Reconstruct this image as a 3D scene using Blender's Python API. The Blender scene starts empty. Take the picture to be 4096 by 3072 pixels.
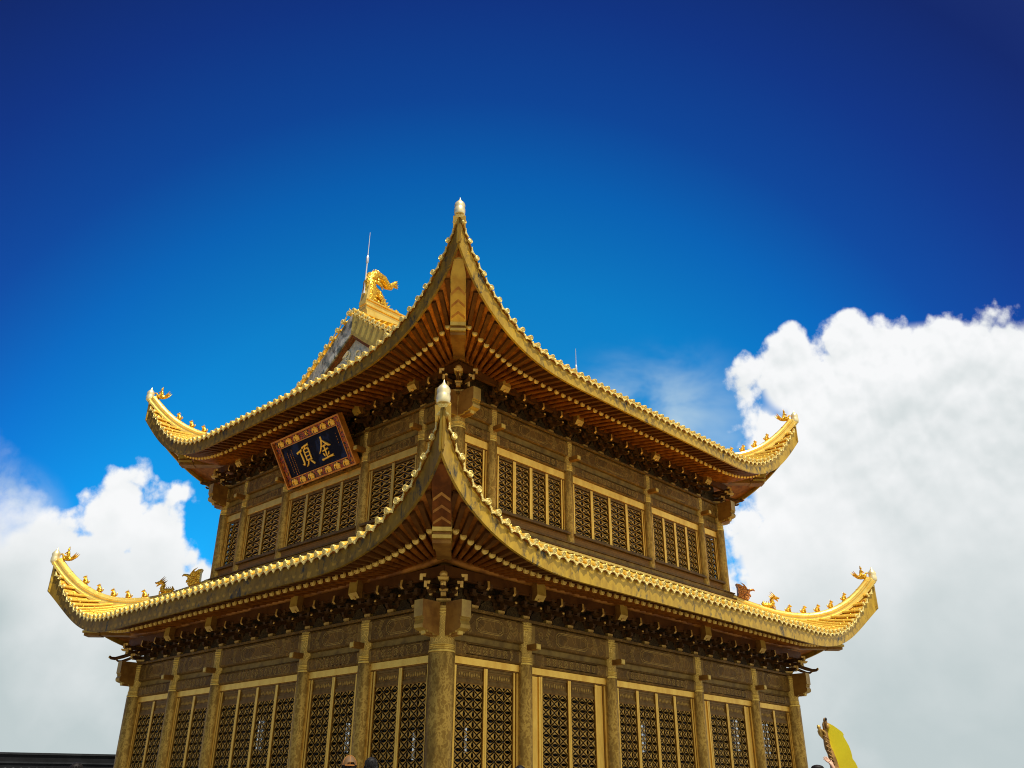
import bpy, math, random
from mathutils import Vector, Matrix, Euler
random.seed(7)
R = math.radians
C = bpy.context.scene.collection
SC = bpy.context.scene

# ------------------------------------------------------------------ camera
cam_d = bpy.data.cameras.new("camera"); cam = bpy.data.objects.new("camera", cam_d); C.objects.link(cam)
YAW, PIT, ROL = 0.75561, 0.44787, 0.00604
CAM = Vector((-13.94, -15.315, 2.0053))
cam_d.sensor_width = 36; cam_d.lens = 3438.1 / 4096 * 36; cam_d.clip_end = 6000; cam_d.clip_start = .1
fw = Vector((math.cos(PIT) * math.cos(YAW), math.cos(PIT) * math.sin(YAW), math.sin(PIT)))
rt = Vector((math.sin(YAW), -math.cos(YAW), 0)); up = rt.cross(fw)
rt2 = rt * math.cos(ROL) + up * math.sin(ROL); up2 = up * math.cos(ROL) - rt * math.sin(ROL)
mw = Matrix((rt2, up2, -fw)).transposed().to_4x4(); mw.translation = CAM
cam.matrix_world = mw
SC.camera = cam

# ------------------------------------------------------------------ sky, sun, exposure
SUN_EL = R(66.5); SUN_AZ = math.atan2(-.94, -.34)      # direction towards the sun, seen from the hall
SC.view_settings.view_transform = 'Standard'; SC.view_settings.look = 'None'
SC.view_settings.exposure = 0.35; SC.view_settings.gamma = 1
wd = bpy.data.worlds.new("World"); SC.world = wd; wd.use_nodes = True
nt = wd.node_tree; nt.nodes.clear()
wd.cycles.sampling_method = 'MANUAL'; wd.cycles.sample_map_resolution = 256
SC.cycles.filter_width = 1.05; SC.cycles.max_bounces = 7; SC.cycles.diffuse_bounces = 4; SC.cycles.glossy_bounces = 3

class NB:
    """small node-graph builder"""
    def __init__(s, nt): s.nt = nt
    def n(s, t, **kw):
        x = s.nt.nodes.new(t)
        for k, v in kw.items(): setattr(x, k, v)
        return x
    def put(s, sock, v):
        if isinstance(v, bpy.types.NodeSocket): s.nt.links.new(v, sock)
        else: sock.default_value = v
    def m(s, op, a, b=0., c=0., clamp=False):
        x = s.n('ShaderNodeMath', operation=op, use_clamp=clamp)
        for i, v in enumerate((a, b, c)): s.put(x.inputs[i], v)
        return x.outputs[0]
    def vm(s, op, a, b=(0, 0, 0)):
        x = s.n('ShaderNodeVectorMath', operation=op); s.put(x.inputs[0], a)
        if op == 'SCALE': s.put(x.inputs[3], b)
        else: s.put(x.inputs[1], b)
        return x.outputs[1] if op in ('DOT_PRODUCT', 'LENGTH', 'DISTANCE') else x.outputs[0]
    def mix(s, f, a, b, mode='MIX'):
        x = s.n('ShaderNodeMix', data_type='RGBA', blend_type=mode); s.put(x.inputs[0], f)
        s.put(x.inputs[6], a if not isinstance(a, tuple) else (*a[:3], 1)); s.put(x.inputs[7], b if not isinstance(b, tuple) else (*b[:3], 1))
        return x.outputs[2]
    def noise(s, v, scale, detail=4, rough=.55, dist=0., out=0):
        x = s.n('ShaderNodeTexNoise'); s.put(x.inputs['Vector'], v); x.inputs['Scale'].default_value = scale
        x.inputs['Detail'].default_value = detail; x.inputs['Roughness'].default_value = rough; x.inputs['Distortion'].default_value = dist
        return x.outputs[out]
    def vor(s, v, scale, feature='F1', detail=0., out=0, rnd=1.):
        x = s.n('ShaderNodeTexVoronoi', feature=feature); s.put(x.inputs['Vector'], v); x.inputs['Scale'].default_value = scale
        if 'Detail' in x.inputs: x.inputs['Detail'].default_value = detail
        x.inputs['Randomness'].default_value = rnd
        return x.outputs[out]
    def rng(s, v, a, b, c=0., d=1., smooth=True):
        x = s.n('ShaderNodeMapRange', interpolation_type='SMOOTHSTEP' if smooth else 'LINEAR')
        for i, q in enumerate((v, a, b, c, d)): s.put(x.inputs[i], q)
        return x.outputs[0]
    def ramp(s, v, stops):
        x = s.n('ShaderNodeValToRGB'); s.put(x.inputs[0], v); e = x.color_ramp.elements
        while len(e) < len(stops): e.new(.5)
        for q, (p, c) in zip(e, stops): q.position = p; q.color = (*c, 1)
        return x.outputs[0]
    def xyz(s, v):
        x = s.n('ShaderNodeSeparateXYZ'); s.put(x.inputs[0], v); return x.outputs
    def comb(s, a, b, c=0.):
        x = s.n('ShaderNodeCombineXYZ')
        for i, q in enumerate((a, b, c)): s.put(x.inputs[i], q)
        return x.outputs[0]

w = NB(nt)
gen = w.n('ShaderNodeTexCoord').outputs['Generated']          # world direction
dirn = w.vm('NORMALIZE', gen)
dx, dy, dz = w.xyz(dirn)
sky = w.n('ShaderNodeTexSky', sky_type='NISHITA'); sky.sun_disc = False
sky.sun_elevation = SUN_EL; sky.sun_rotation = math.pi / 2 - SUN_AZ
sky.altitude = 3000; sky.air_density = 1.0; sky.dust_density = .3; sky.ozone_density = 2.0
az = w.m('MULTIPLY', w.m('ARCTAN2', dy, dx), 180 / math.pi)
el = w.m('MULTIPLY', w.m('ARCSINE', dz), 180 / math.pi)
# deep polarised blue away from the bright patch low in the north
D0 = Vector((math.cos(R(8)) * math.cos(R(46)), math.cos(R(8)) * math.sin(R(46)), math.sin(R(8))))
ang = w.m('MULTIPLY', w.m('ARCCOSINE', w.vm('DOT_PRODUCT', dirn, tuple(D0))), 180 / math.pi)
tint = w.ramp(w.m('DIVIDE', ang, 90.), [(0.0, (.10, .50, .62)), (.12, (.07, .62, .85)), (.20, (.045, .90, 1.16)), (.27, (.030, .82, 1.16)), (.345, (.026, .53, 1.0)), (.40, (.042, .29, .74)), (.466, (.052, .172, .55)), (.535, (.058, .105, .345)), (.66, (.16, .17, .36)), (1.0, (.3, .34, .45))])
blue = w.mix(1., sky.outputs[0], tint, 'MULTIPLY')
# cumulus: ellipses in azimuth/elevation with billowing edges
p2 = w.comb(az, el, 0.)
def field(p):
    n_ = w.noise(p, .20, 4, .55)
    v_ = w.vor(w.vm('ADD', p, w.vm('SCALE', w.noise(p, .6, 2, .5, out=1), 1.1)), .36, 'F1', 2.)
    return n_, v_
nz, vb = field(p2)
nzu, vbu = field(w.vm('ADD', p2, (-.25, .7, 0.)))       # a step towards the sun: denser there = this side is shaded
selfsh = w.m('ADD', w.m('MULTIPLY', w.m('SUBTRACT', nzu, nz), 3.2), w.m('MULTIPLY', w.m('SUBTRACT', vb, vbu), 1.3))
nz2 = w.noise(w.comb(el, az, 4.), .75, 5, .65)
pert = w.m('ADD', w.m('MULTIPLY', w.m('SUBTRACT', nz, .5), 3.2), w.m('MULTIPLY', w.m('SUBTRACT', .40, vb), 1.7))
pert = w.m('MINIMUM', w.m('ADD', pert, w.m('MULTIPLY', w.m('SUBTRACT', nz2, .5), 1.5)), .85); pert = w.m('MAXIMUM', pert, -1.5)
def ellip(c, r):
    x = w.m('DIVIDE', w.m('SUBTRACT', az, c[0]), r[0]); y = w.m('DIVIDE', w.m('SUBTRACT', el, c[1]), r[1])
    l = w.m('SQRT', w.m('ADD', w.m('MULTIPLY', x, x), w.m('MULTIPLY', y, y)))
    return w.m('MULTIPLY', w.m('SUBTRACT', l, 1.), min(r))
ELL = [((17, 18), (9.8, 10.3)), ((23.4, 24.6), (3.5, 3.7)), ((25.8, 17.5), (2.6, 6.0)), ((25.6, 22), (2.3, 2.8)), ((27.2, 14), (2.6, 5.2)), ((19.2, 25.6), (3.2, 3.1)), ((14.5, 24.5), (4.0, 3.4)), ((26.6, 24), (1.6, 2.6)), ((9.2, 15.0), (12, 11.7)), ((22, 9), (7.8, 12)), ((0, 12), (12, 13.5)), ((13, 4), (16, 14)),
       ((68.6, 15.3), (2.8, 4.0)), ((69.5, 11), (4.4, 4.2)), ((71.3, 12.6), (2.6, 2.6)), ((63.2, 10.8), (3.0, 3.0)), ((65.0, 17.1), (1.5, 1.25)), ((66.0, 12.3), (3.2, 4.7)), ((73, 11.5), (3.5, 4.4)), ((65.6, 6.0), (6.6, 7.6)), ((70.6, 10), (3.6, 4.9)), ((76, 7.0), (6.5, 9.2)), ((71, 6), (6, 7)), ((84, 6), (8, 8.5)), ((72, 0), (16, 10))]
sd = None
for c, r in ELL:
    e = ellip(c, r)
    if sd is None: sd = e
    else:
        x = w.n('ShaderNodeMath', operation='SMOOTH_MIN'); w.put(x.inputs[0], sd); w.put(x.inputs[1], e); x.inputs[2].default_value = .8; sd = x.outputs[0]
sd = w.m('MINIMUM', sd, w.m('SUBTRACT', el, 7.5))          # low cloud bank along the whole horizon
sdp = w.m('SUBTRACT', sd, pert)
# crisp edge on the sunlit shoulders, softer and wispier at the far left
soft = w.rng(az, 71., 76., .42, 2.6)
mask = w.rng(w.m('DIVIDE', sdp, soft), 1., -1.)
# bright clouds added over the unseen rest of the sky, mostly to the south, only seen in reflections and as light
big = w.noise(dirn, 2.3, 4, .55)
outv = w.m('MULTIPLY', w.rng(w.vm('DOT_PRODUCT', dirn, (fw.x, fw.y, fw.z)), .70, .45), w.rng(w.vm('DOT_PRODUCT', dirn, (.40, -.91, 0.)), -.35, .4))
fill_cloud_mask = w.m('MULTIPLY', w.m('MULTIPLY', w.rng(w.m('ADD', big, w.rng(el, 45., 12., -.06, .16)), .46, .58), outv), w.rng(dz, -.02, .1))
# thin veil left of the right hand cloud and at the far left
vn = w.noise(w.comb(w.m('MULTIPLY', az, .8), w.m('MULTIPLY', el, 1.3), 3.), .17, 4, .55, .3)
veil = w.m('MULTIPLY', w.rng(vn, .35, .75), w.rng(ellip((33, 21.5), (10, 8)), 0., -7.))
veil2 = w.m('MULTIPLY', w.rng(w.noise(w.comb(az, el, 9.), .28, 5, .62, .4), .40, .66), w.rng(ellip((75.5, 13.5), (4.6, 4.2)), .6, -2.2))
# cloud shade: bright sunlit rim and top, greyer and bluer inside and towards the base
inner = w.rng(sdp, -.1, -6.5)
lown = w.noise(p2, .13, 4, .5)
shade = w.m('ADD', w.m('MULTIPLY', inner, .42), w.m('MULTIPLY', w.m('SUBTRACT', lown, .5), .75), clamp=True)
shade = w.m('ADD', shade, w.rng(el, 17., 2., 0., .62), clamp=True)
shade = w.m('ADD', shade, w.m('MULTIPLY', selfsh, w.rng(el, 8., 26., .04, .40)), clamp=True)
shade = w.m('ADD', shade, w.m('MULTIPLY', w.rng(az, 71., 75., 0., .55), w.rng(el, 13., 9.)), clamp=True)
ccol = w.mix(shade, (4.9, 4.95, 5.0), (2.8, 3.2, 3.25))
skyc = w.mix(w.m('MULTIPLY', veil, .78, clamp=True), blue, (2.9, 3.7, 4.1))
skyc = w.mix(w.m('MULTIPLY', veil2, .55, clamp=True), skyc, (3.1, 3.7, 4.1))
skyc = w.mix(fill_cloud_mask, skyc, (4.4, 4.3, 4.15))
skyc = w.mix(mask, skyc, ccol)
bg = w.n('ShaderNodeBackground'); w.put(bg.inputs[0], skyc); bg.inputs[1].default_value = .15
wo = w.n('ShaderNodeOutputWorld'); nt.links.new(bg.outputs[0], wo.inputs[0])

sl = bpy.data.lights.new("sun", 'SUN'); sl.energy = 5.0; sl.angle = R(.5); sl.color = (1, .93, .80)
so = bpy.data.objects.new("sun", sl); C.objects.link(so)
sdir = Vector((math.cos(SUN_EL) * math.cos(SUN_AZ), math.cos(SUN_EL) * math.sin(SUN_AZ), math.sin(SUN_EL)))
so.rotation_euler = sdir.to_track_quat('Z', 'Y').to_euler(); so.location = (0, 0, 60)

# ------------------------------------------------------------------ materials
def mat(name, base, rough=.5, metal=0., build=None, bump=None, spec=.5):
    m = bpy.data.materials.new(name); m.use_nodes = True
    t = m.node_tree; b = t.nodes['Principled BSDF']; g = NB(t)
    b.inputs['Roughness'].default_value = rough; b.inputs['Metallic'].default_value = metal
    b.inputs['Specular IOR Level'].default_value = spec
    co = g.n('ShaderNodeTexCoord').outputs['Object']
    if build is None: b.inputs['Base Color'].default_value = (*base, 1)
    else:
        r = build(g, co)
        if isinstance(r, tuple):
            g.put(b.inputs['Base Color'], r[0])
            if r[1] is not None:
                bp = g.n('ShaderNodeBump'); bp.inputs['Strength'].default_value = r[2] if len(r) > 2 else .4; bp.inputs['Distance'].default_value = .02
                g.put(bp.inputs['Height'], r[1]); g.put(b.inputs['Normal'], bp.outputs[0])
        else: g.put(b.inputs['Base Color'], r)
    return m
def blotch(a, b2, sc=3., lo=.35, hi=.7, bumpsc=None, bs=.3, stretch=(1, 1, 1)):
    def f(g, co):
        v = g.vm('MULTIPLY', co, stretch)
        n = g.noise(v, sc, 6, .62)
        c = g.mix(g.rng(n, lo, hi), a, b2)
        return (c, g.noise(v, bumpsc, 5, .6), bs) if bumpsc else c
    return f
def scroll(a, b2, dark, sc):
    """fine engraved scrollwork: bright lines on a duller ground, weathered"""
    def f(g, co):
        d = g.noise(co, 4., 3, .5, out=1)
        v = g.vm('ADD', co, g.vm('SCALE', g.vm('SUBTRACT', d, (.5, .5, .5)), .12))
        e = g.vor(v, sc, 'DISTANCE_TO_EDGE')
        line = g.rng(e, .10, .03)
        wear = g.rng(g.noise(co, 1.7, 6, .65), .36, .66)
        c = g.mix(line, b2, a); c = g.mix(g.m('MULTIPLY', wear, .75), c, dark)
        return (c, line, .5)
    return f
M = {}
M['tile'] = mat('gilded_tile', 0, .34, .55, blotch((.92, .62, .09), (.80, .46, .045), 5., .4, .7, 30., .15))
M['tile_face'] = mat('gilded_tile_face', 0, .40, .3, lambda g, co: (g.mix(g.rng(g.vor(co, 28., 'DISTANCE_TO_EDGE'), .02, .13), (.66, .44, .07), (1.0, .84, .30)), g.vor(co, 28.), .6))
M['ridge'] = mat('gilded_ridge', 0, .28, .6, blotch((.92, .66, .15), (.80, .48, .06), 3., .4, .75, 24., .1))
M['beast'] = mat('gilded_beast', 0, .32, .6, lambda g, co: (g.mix(g.rng(g.vor(co, 16., 'DISTANCE_TO_EDGE'), .02, .14), (.42, .17, .01), (.95, .60, .04)), g.vor(co, 16.), .9))
M['copper_beast'] = mat('coppery_beast', 0, .45, .5, lambda g, co: (g.mix(g.rng(g.vor(co, 12., 'DISTANCE_TO_EDGE'), .02, .16), (.2, .06, .012), (.62, .26, .05)), g.vor(co, 12.), .9))
def stained(base, base2, dark, amt, sc=1.1):
    def f(g, co):
        n = g.noise(co, sc * .8, 4, .6)
        c = g.mix(g.rng(g.noise(g.vm('MULTIPLY', co, (1, 1, .35)), 5., 5, .6), .3, .75), base, base2)
        blot = g.m('MULTIPLY', g.rng(g.noise(g.vm('MULTIPLY', co, (1, 1, .55)), 3.6, 8, .72, .5), .50, .66), g.rng(n, amt + .1, amt - .08))
        c = g.mix(blot, c, dark)
        return (c, g.noise(co, 40., 4), .05)
    return f
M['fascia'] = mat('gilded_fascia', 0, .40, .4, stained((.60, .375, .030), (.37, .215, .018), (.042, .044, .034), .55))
M['fascia_shaded'] = mat('shaded_stained_fascia', 0, .5, .3, stained((.29, .172, .020), (.18, .103, .014), (.038, .040, .032), .56))  # left-side copy, darkened as if under grazing sun; stains are its own
M['timber'] = mat('copper_rafter', 0, .40, .5, blotch((.42, .145, .018), (.18, .054, .007), 4., .35, .7, 30., .1))
M['purlin'] = mat('copper_purlin', 0, .36, .4, blotch((.40, .165, .024), (.17, .058, .010), 3., .4, .62, 20., .1, (.35, .35, 1)))
M['board'] = mat('copper_board', 0, .5, .2, blotch((.14, .052, .009), (.085, .030, .006), 2.5))
M['bracket'] = mat('dark_bracket', 0, .46, .25, blotch((.115, .054, .014), (.058, .025, .007), 6.))
M['bracket_end'] = mat('bright_bracket_end', 0, .38, .35, blotch((.74, .47, .09), (.54, .29, .045), 6.))
M['rafter_end'] = mat('rafter_end', 0, .4, .2, blotch((1.0, .72, .17), (.85, .55, .10), 9.))
M['infill'] = mat('carved_infill', 0, .6, .15, scroll((.13, .082, .023), (.062, .036, .011), (.035, .021, .008), 14.))
M['column'] = mat('bronze_column', 0, .42, .5, lambda g, co: (
    g.mix(g.rng(g.noise(g.vm('MULTIPLY', co, (1, 1, .35)), 2.2, 4, .6), .44, .72), g.mix(g.rng(g.vor(g.vm('ADD', g.vm('MULTIPLY', co, (1, 1, .45)), g.vm('SCALE', g.noise(co, 5., 3, .6, out=1), .36)), 7.5, 'DISTANCE_TO_EDGE'), .20, .03), (.33, .188, .032), (.55, .34, .064)), (.18, .102, .020)),
    g.noise(co, 26., 4), .15))
M['capital'] = mat('gilded_capital', 0, .42, .55, scroll((.80, .54, .12), (.50, .315, .060), (.36, .22, .042), 9.))
M['band'] = mat('gilded_band', 0, .4, .65, blotch((.82, .58, .12), (.58, .38, .07), 7.))
M['beam'] = mat('bronze_beam', 0, .5, .3, scroll((.275, .152, .030), (.185, .098, .019), (.090, .049, .012), 5.))
M['beam_line'] = mat('beam_line', 0, .45, .3, blotch((.43, .265, .056), (.28, .165, .035), 5.))
M['gap'] = mat('beam_gap', 0, .5, .25, blotch((.28, .18, .04), (.15, .09, .022), 3.))
M['trim'] = mat('brass_trim', 0, .38, .72, blotch((.93, .605, .105), (.74, .42, .058), 2.6, .35, .72, None, .3, (1, 1, .4)))
M['trim_dark'] = mat('brass_trim_brown', 0, .42, .3, blotch((.26, .13, .020), (.13, .055, .010), 3.))
M['rail'] = mat('bronze_rail', 0, .46, .3, blotch((.22, .125, .026), (.12, .065, .014), 4.))
M['lattice'] = mat('brass_lattice', 0, .36, .5, blotch((.54, .325, .050), (.30, .165, .024), 5.))
M['lattice_dark'] = mat('lattice_edge', 0, .6, .05, blotch((.045, .026, .006), (.022, .012, .004), 5.))
M['glass'] = mat('dark_pane', (.012, .018, .024), .12, 0., None, None, .6)
M['glass_clear'] = mat('thin_pane', (.012, .018, .024), .15, 0., None, None, .4)
M['glass_clear'].node_tree.nodes['Principled BSDF'].inputs['Alpha'].default_value = .42
M['sill'] = mat('sill', 0, .5, .2, blotch((.15, .092, .03), (.085, .05, .02), 3.))
def brick(g, co):
    x = g.xyz(co); s = g.m('ADD', x[0], x[1])
    t = g.n('ShaderNodeTexBrick'); g.put(t.inputs['Vector'], g.comb(s, x[2])); t.inputs['Scale'].default_value = 4.; t.inputs['Mortar Size'].default_value = .012
    t.inputs['Color1'].default_value = (.27, .135, .028, 1); t.inputs['Color2'].default_value = (.22, .105, .022, 1); t.inputs['Mortar'].default_value = (.10, .05, .012, 1)
    return t.outputs[0]
M['dado'] = mat('dado_wall', 0, .5, .25, brick)
M['core'] = mat('dark_core', (.03, .022, .016), .8)
M['block'] = mat('gilded_block', 0, .36, .35, blotch((.66, .46, .075), (.48, .29, .036), 3.))
M['block_dim'] = mat('dull_gilded_block', 0, .42, .3, blotch((.46, .31, .055), (.32, .19, .03), 3.))
M['block_side'] = mat('copper_block', 0, .45, .25, blotch((.34, .17, .030), (.20, .085, .016), 3.))
M['hip_gold'] = mat('hip_rafter_gold', 0, .4, .3, blotch((.62, .40, .050), (.46, .25, .025), 2.2))
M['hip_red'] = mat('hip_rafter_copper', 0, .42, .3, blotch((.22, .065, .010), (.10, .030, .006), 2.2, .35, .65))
M['chevron'] = mat('chevron_band', 0, .42, .3, blotch((.48, .22, .028), (.30, .11, .014), 4.))
M['glare_gold'] = mat('pale_glare_gold', (1.0, .86, .46), .33, .6)  # paler than the ridge gold: sun glare put in the colour
M['barge'] = mat('grey_barge', 0, .5, .2, lambda g, co: g.mix(g.rng(g.noise(g.vm('MULTIPLY', co, (1, 1, .6)), 2.2, 7, .65, .4), .46, .62), (.46, .49, .46), (.085, .105, .105)))
M['barge_y'] = mat('yellow_barge', 0, .45, .25, stained((.55, .44, .09), (.42, .31, .06), (.09, .08, .03), .42, 2.))
M['relief'] = mat('verdigris_relief', 0, .55, .1, blotch((.80, .78, .56), (.42, .48, .42), 5., .35, .65))
M['relief_back'] = mat('relief_ground', 0, .6, .05, blotch((.50, .55, .50), (.28, .33, .31), 4.))
M['moulding'] = mat('brown_moulding', 0, .5, .2, blotch((.20, .085, .03), (.12, .05, .02), 4.))
M['steel'] = mat('pale_steel', (.62, .64, .66), .35, .5)
M['navy'] = mat('navy_lacquer', 0, .5, 0., blotch((.003, .0045, .020), (.012, .022, .080), 1.1, .50, .58), None, .06)
M['lacq'] = mat('red_black_lacquer', 0, .4, 0., lambda g, co: (g.mix(g.rng(g.vor(g.vm('ADD', co, g.vm('SCALE', g.noise(co, 7., 2, .5, out=1), .25)), 11., 'DISTANCE_TO_EDGE'), .13, .06), (.010, .005, .004), (.40, .050, .009)), g.vor(co, 11.), .5))
M['gold'] = mat('bright_gold', 0, .3, .2, blotch((1.0, .66, .10), (.90, .50, .05), 6.))
M['orange'] = mat('orange_gold', 0, .35, .4, blotch((.62, .24, .028), (.42, .14, .014), 4.))
M['seal'] = mat('seal_red', (.45, .05, .03), .5)
M['paving'] = mat('stone_paving', 0, .75, 0., lambda g, co: g.mix(g.rng(g.noise(co, .7, 6, .6), .3, .7), (.21, .19, .15), (.15, .13, .105)))
M['slate'] = mat('slate_roof', 0, .6, .0, blotch((.010, .011, .013), (.005, .0055, .006), 2.), None, .2)
M['slate2'] = mat('slate_edge', 0, .6, .0, blotch((.030, .033, .036), (.016, .018, .020), 2.), None, .2)
M['oldwall'] = mat('plaster_wall', 0, .8, 0., blotch((.22, .17, .12), (.16, .12, .08), 1.))
M['skin'] = mat('skin', (.52, .30, .19), .5)
M['hair'] = mat('black_hair', 0, .6, 0., blotch((.006, .005, .005), (.016, .013, .012), 30.), None, .15)
M['hairgrey'] = mat('greying_hair', 0, .6, 0., blotch((.010, .009, .009), (.05, .048, .046), 14., .5, .66), None, .15)
M['cap'] = mat('tan_cap', 0, .7, 0., blotch((.13, .066, .016), (.09, .044, .012), 9.))
for nme, c in (('cloth_black', (.02, .02, .022)), ('cloth_red', (.42, .06, .03)), ('cloth_blue', (.05, .08, .16)), ('cloth_grey', (.16, .16, .17)), ('cloth_orange', (.40, .15, .015)), ('denim', (.05, .07, .12))):
    M[nme] = mat(nme, c, .8)
M['statue_gold'] = mat('statue_gold', 0, .42, .05, blotch((1.0, .87, .035), (.92, .76, .03), .5))
M['statue_shade'] = mat('statue_shaded_gold', 0, .5, .3, blotch((.34, .19, .05), (.19, .095, .026), 2.2, .4, .6, 6., .6))  # shaded side of the golden figure, shade put in as brown
M['statue_mid'] = mat('statue_dull_gold', 0, .42, .4, blotch((.62, .42, .10), (.38, .22, .05), 3.))

for k_ in ('timber', 'board', 'bracket', 'infill', 'column', 'beam', 'beam_line', 'gap', 'rail', 'sill', 'dado', 'block_side', 'fascia_shaded', 'moulding', 'trim_dark', 'lattice_dark', 'barge', 'hip_red', 'purlin', 'capital', 'band'):
    M[k_].node_tree.nodes['Principled BSDF'].inputs['Specular IOR Level'].default_value = .12

# ------------------------------------------------------------------ mesh building
class MB:
    def __init__(s): s.v = []; s.f = []; s.m = []; s.s = []
    def add(s, vs, fs, mi=0, smooth=False):
        b = len(s.v); s.v.extend(Vector(v) for v in vs)
        for f in fs: s.f.append([b + i for i in f]); s.m.append(mi); s.s.append(smooth)
    def box(s, a, b, mi=0, fm=None):
        x0, y0, z0 = a; x1, y1, z1 = b
        vs = [(x0, y0, z0), (x1, y0, z0), (x1, y1, z0), (x0, y1, z0), (x0, y0, z1), (x1, y0, z1), (x1, y1, z1), (x0, y1, z1)]
        fs = [(0, 3, 2, 1), (4, 5, 6, 7), (0, 1, 5, 4), (1, 2, 6, 5), (2, 3, 7, 6), (3, 0, 4, 7)]   # -z +z -y +x +y -x
        for i, f in enumerate(fs): s.add([vs[k] for k in f], [(0, 1, 2, 3)], (fm or {}).get(i, mi))
        n = len(s.v) - 24
        # merge back to shared verts
        s.v = s.v[:n] + [Vector(q) for q in vs]
        for k in range(6):
            s.f[-6 + k] = [n + i for i in fs[k]]
    def tbox(s, cx, cy, z0, z1, w0, d0, w1, d1, mi=0):
        """box tapering from w0 x d0 (bottom) to w1 x d1 (top)"""
        vs = [(cx - w0, cy - d0, z0), (cx + w0, cy - d0, z0), (cx + w0, cy + d0, z0), (cx - w0, cy + d0, z0),
              (cx - w1, cy - d1, z1), (cx + w1, cy - d1, z1), (cx + w1, cy + d1, z1), (cx - w1, cy + d1, z1)]
        s.add(vs, [(0, 3, 2, 1), (4, 5, 6, 7), (0, 1, 5, 4), (1, 2, 6, 5), (2, 3, 7, 6), (3, 0, 4, 7)], mi)
    def loft(s, rings, mi=0, smooth=True, caps=True, closed=True, capmi=None):
        n = len(rings[0]); vs = [p for r in rings for p in r]; fs = []
        for i in range(len(rings) - 1):
            for j in range(n if closed else n - 1):
                k = (j + 1) % n; fs.append((i * n + j, i * n + k, (i + 1) * n + k, (i + 1) * n + j))
        s.add(vs, fs, mi, smooth)
        if caps and closed:
            s.add(rings[0], [tuple(range(n))[::-1]], mi if capmi is None else capmi); s.add(rings[-1], [tuple(range(n))], mi if capmi is None else capmi)
    def tube(s, path, rad, n=8, mi=0, caps=True, capmi=None, flat=1.):
        path = [Vector(p) for p in path]
        if not hasattr(rad, '__len__'): rad = [rad] * len(path)
        rings = []; a = None
        for i, p in enumerate(path):
            t = (path[min(i + 1, len(path) - 1)] - path[max(i - 1, 0)]).normalized()
            if a is None:
                r0 = Vector((0, 0, 1)) if abs(t.z) < .9 else Vector((1, 0, 0)); a = t.cross(r0).normalized()
            else:
                a = a - t * a.dot(t); a = a.normalized() if a.length > 1e-5 else t.orthogonal().normalized()
            b = a.cross(t)
            rings.append([p + (a * math.cos(q) * flat + b * math.sin(q)) * rad[i] for q in [2 * math.pi * j / n for j in range(n)]])
        s.loft(rings, mi, True, caps, True, capmi)
    def sweep(s, path, prof, side, mi=0, smooth=False, caps=True, upv=None):
        """profile (side, up) carried along a path; 'side' is the fixed sideways vector"""
        rings = []; side = Vector(side)
        for i, p in enumerate(path):
            t = (Vector(path[min(i + 1, len(path) - 1)]) - Vector(path[max(i - 1, 0)])).normalized()
            u = Vector(upv) if upv else side.cross(t).normalized()
            if not upv and u.z < 0: u = -u
            rings.append([Vector(p) + side * a + u * b for a, b in prof])
        s.loft(rings, mi, smooth, caps)
    def blob(s, c, r, rot=None, mi=0, n=8, k=5):
        c = Vector(c); r = r if hasattr(r, '__len__') else (r, r, r); vs = []; rm = rot.to_matrix() if rot else None
        for i in range(1, k):
            th = math.pi * i / k
            for j in range(n):
                q = Vector((r[0] * math.sin(th) * math.cos(2 * math.pi * j / n), r[1] * math.sin(th) * math.sin(2 * math.pi * j / n), r[2] * math.cos(th)))
                vs.append(c + (rm @ q if rm else q))
        for z in (1, -1):
            q = Vector((0, 0, r[2] * z)); vs.append(c + (rm @ q if rm else q))
        fs = []
        for i in range(k - 2):
            for j in range(n): fs.append((i * n + j, (i + 1) * n + j, (i + 1) * n + (j + 1) % n, i * n + (j + 1) % n))
        T, B = len(vs) - 2, len(vs) - 1
        for j in range(n): fs.append((T, j, (j + 1) % n)); fs.append((B, (k - 2) * n + (j + 1) % n, (k - 2) * n + j))
        s.add(vs, fs, mi, True)
    def extr(s, poly, fn, d0, d1, mi=0, sidemi=None):
        """2-D polygon extruded between depths; fn(u, v, d) -> point"""
        n = len(poly); a = [fn(u, v, d0) for u, v in poly]; b = [fn(u, v, d1) for u, v in poly]
        s.add(a + b, [tuple(range(n))[::-1], tuple(range(n, 2 * n))], mi)
        s.add(a + b, [(i, (i + 1) % n, n + (i + 1) % n, n + i) for i in range(n)], mi if sidemi is None else sidemi)
    def mesh(s, name, mats, org=(0, 0, 0)):
        me = bpy.data.meshes.new(name); o = Vector(org)
        me.from_pydata([v - o for v in s.v], [], s.f)
        for m_ in mats: me.materials.append(M[m_])
        me.polygons.foreach_set('material_index', s.m); me.polygons.foreach_set('use_smooth', s.s)
        me.validate(); me.update()
        return me
WORG = {}
def link(name, data, parent=None, org=(0, 0, 0), rz=0., bevel=0.):
    """link an object whose local origin is at world point org"""
    o = bpy.data.objects.new(name, data); C.objects.link(o); WORG[o] = Vector(org)
    if parent is not None: o.parent = parent; o.location = Vector(org) - WORG[parent]
    else: o.location = org
    o.rotation_euler = (0, 0, rz)
    if bevel:
        b = o.modifiers.new('bevel', 'BEVEL'); b.width = bevel; b.segments = 2; b.limit_method = 'ANGLE'; b.angle_limit = R(40)
    return o
def part(name, mb, mats, parent, org=None, bevel=0., kind=None):
    org = Vector(org) if org is not None else WORG[parent]
    o = link(name, mb.mesh(name, mats, org), parent, org, 0, bevel)
    if kind: o['kind'] = kind
    return o
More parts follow.
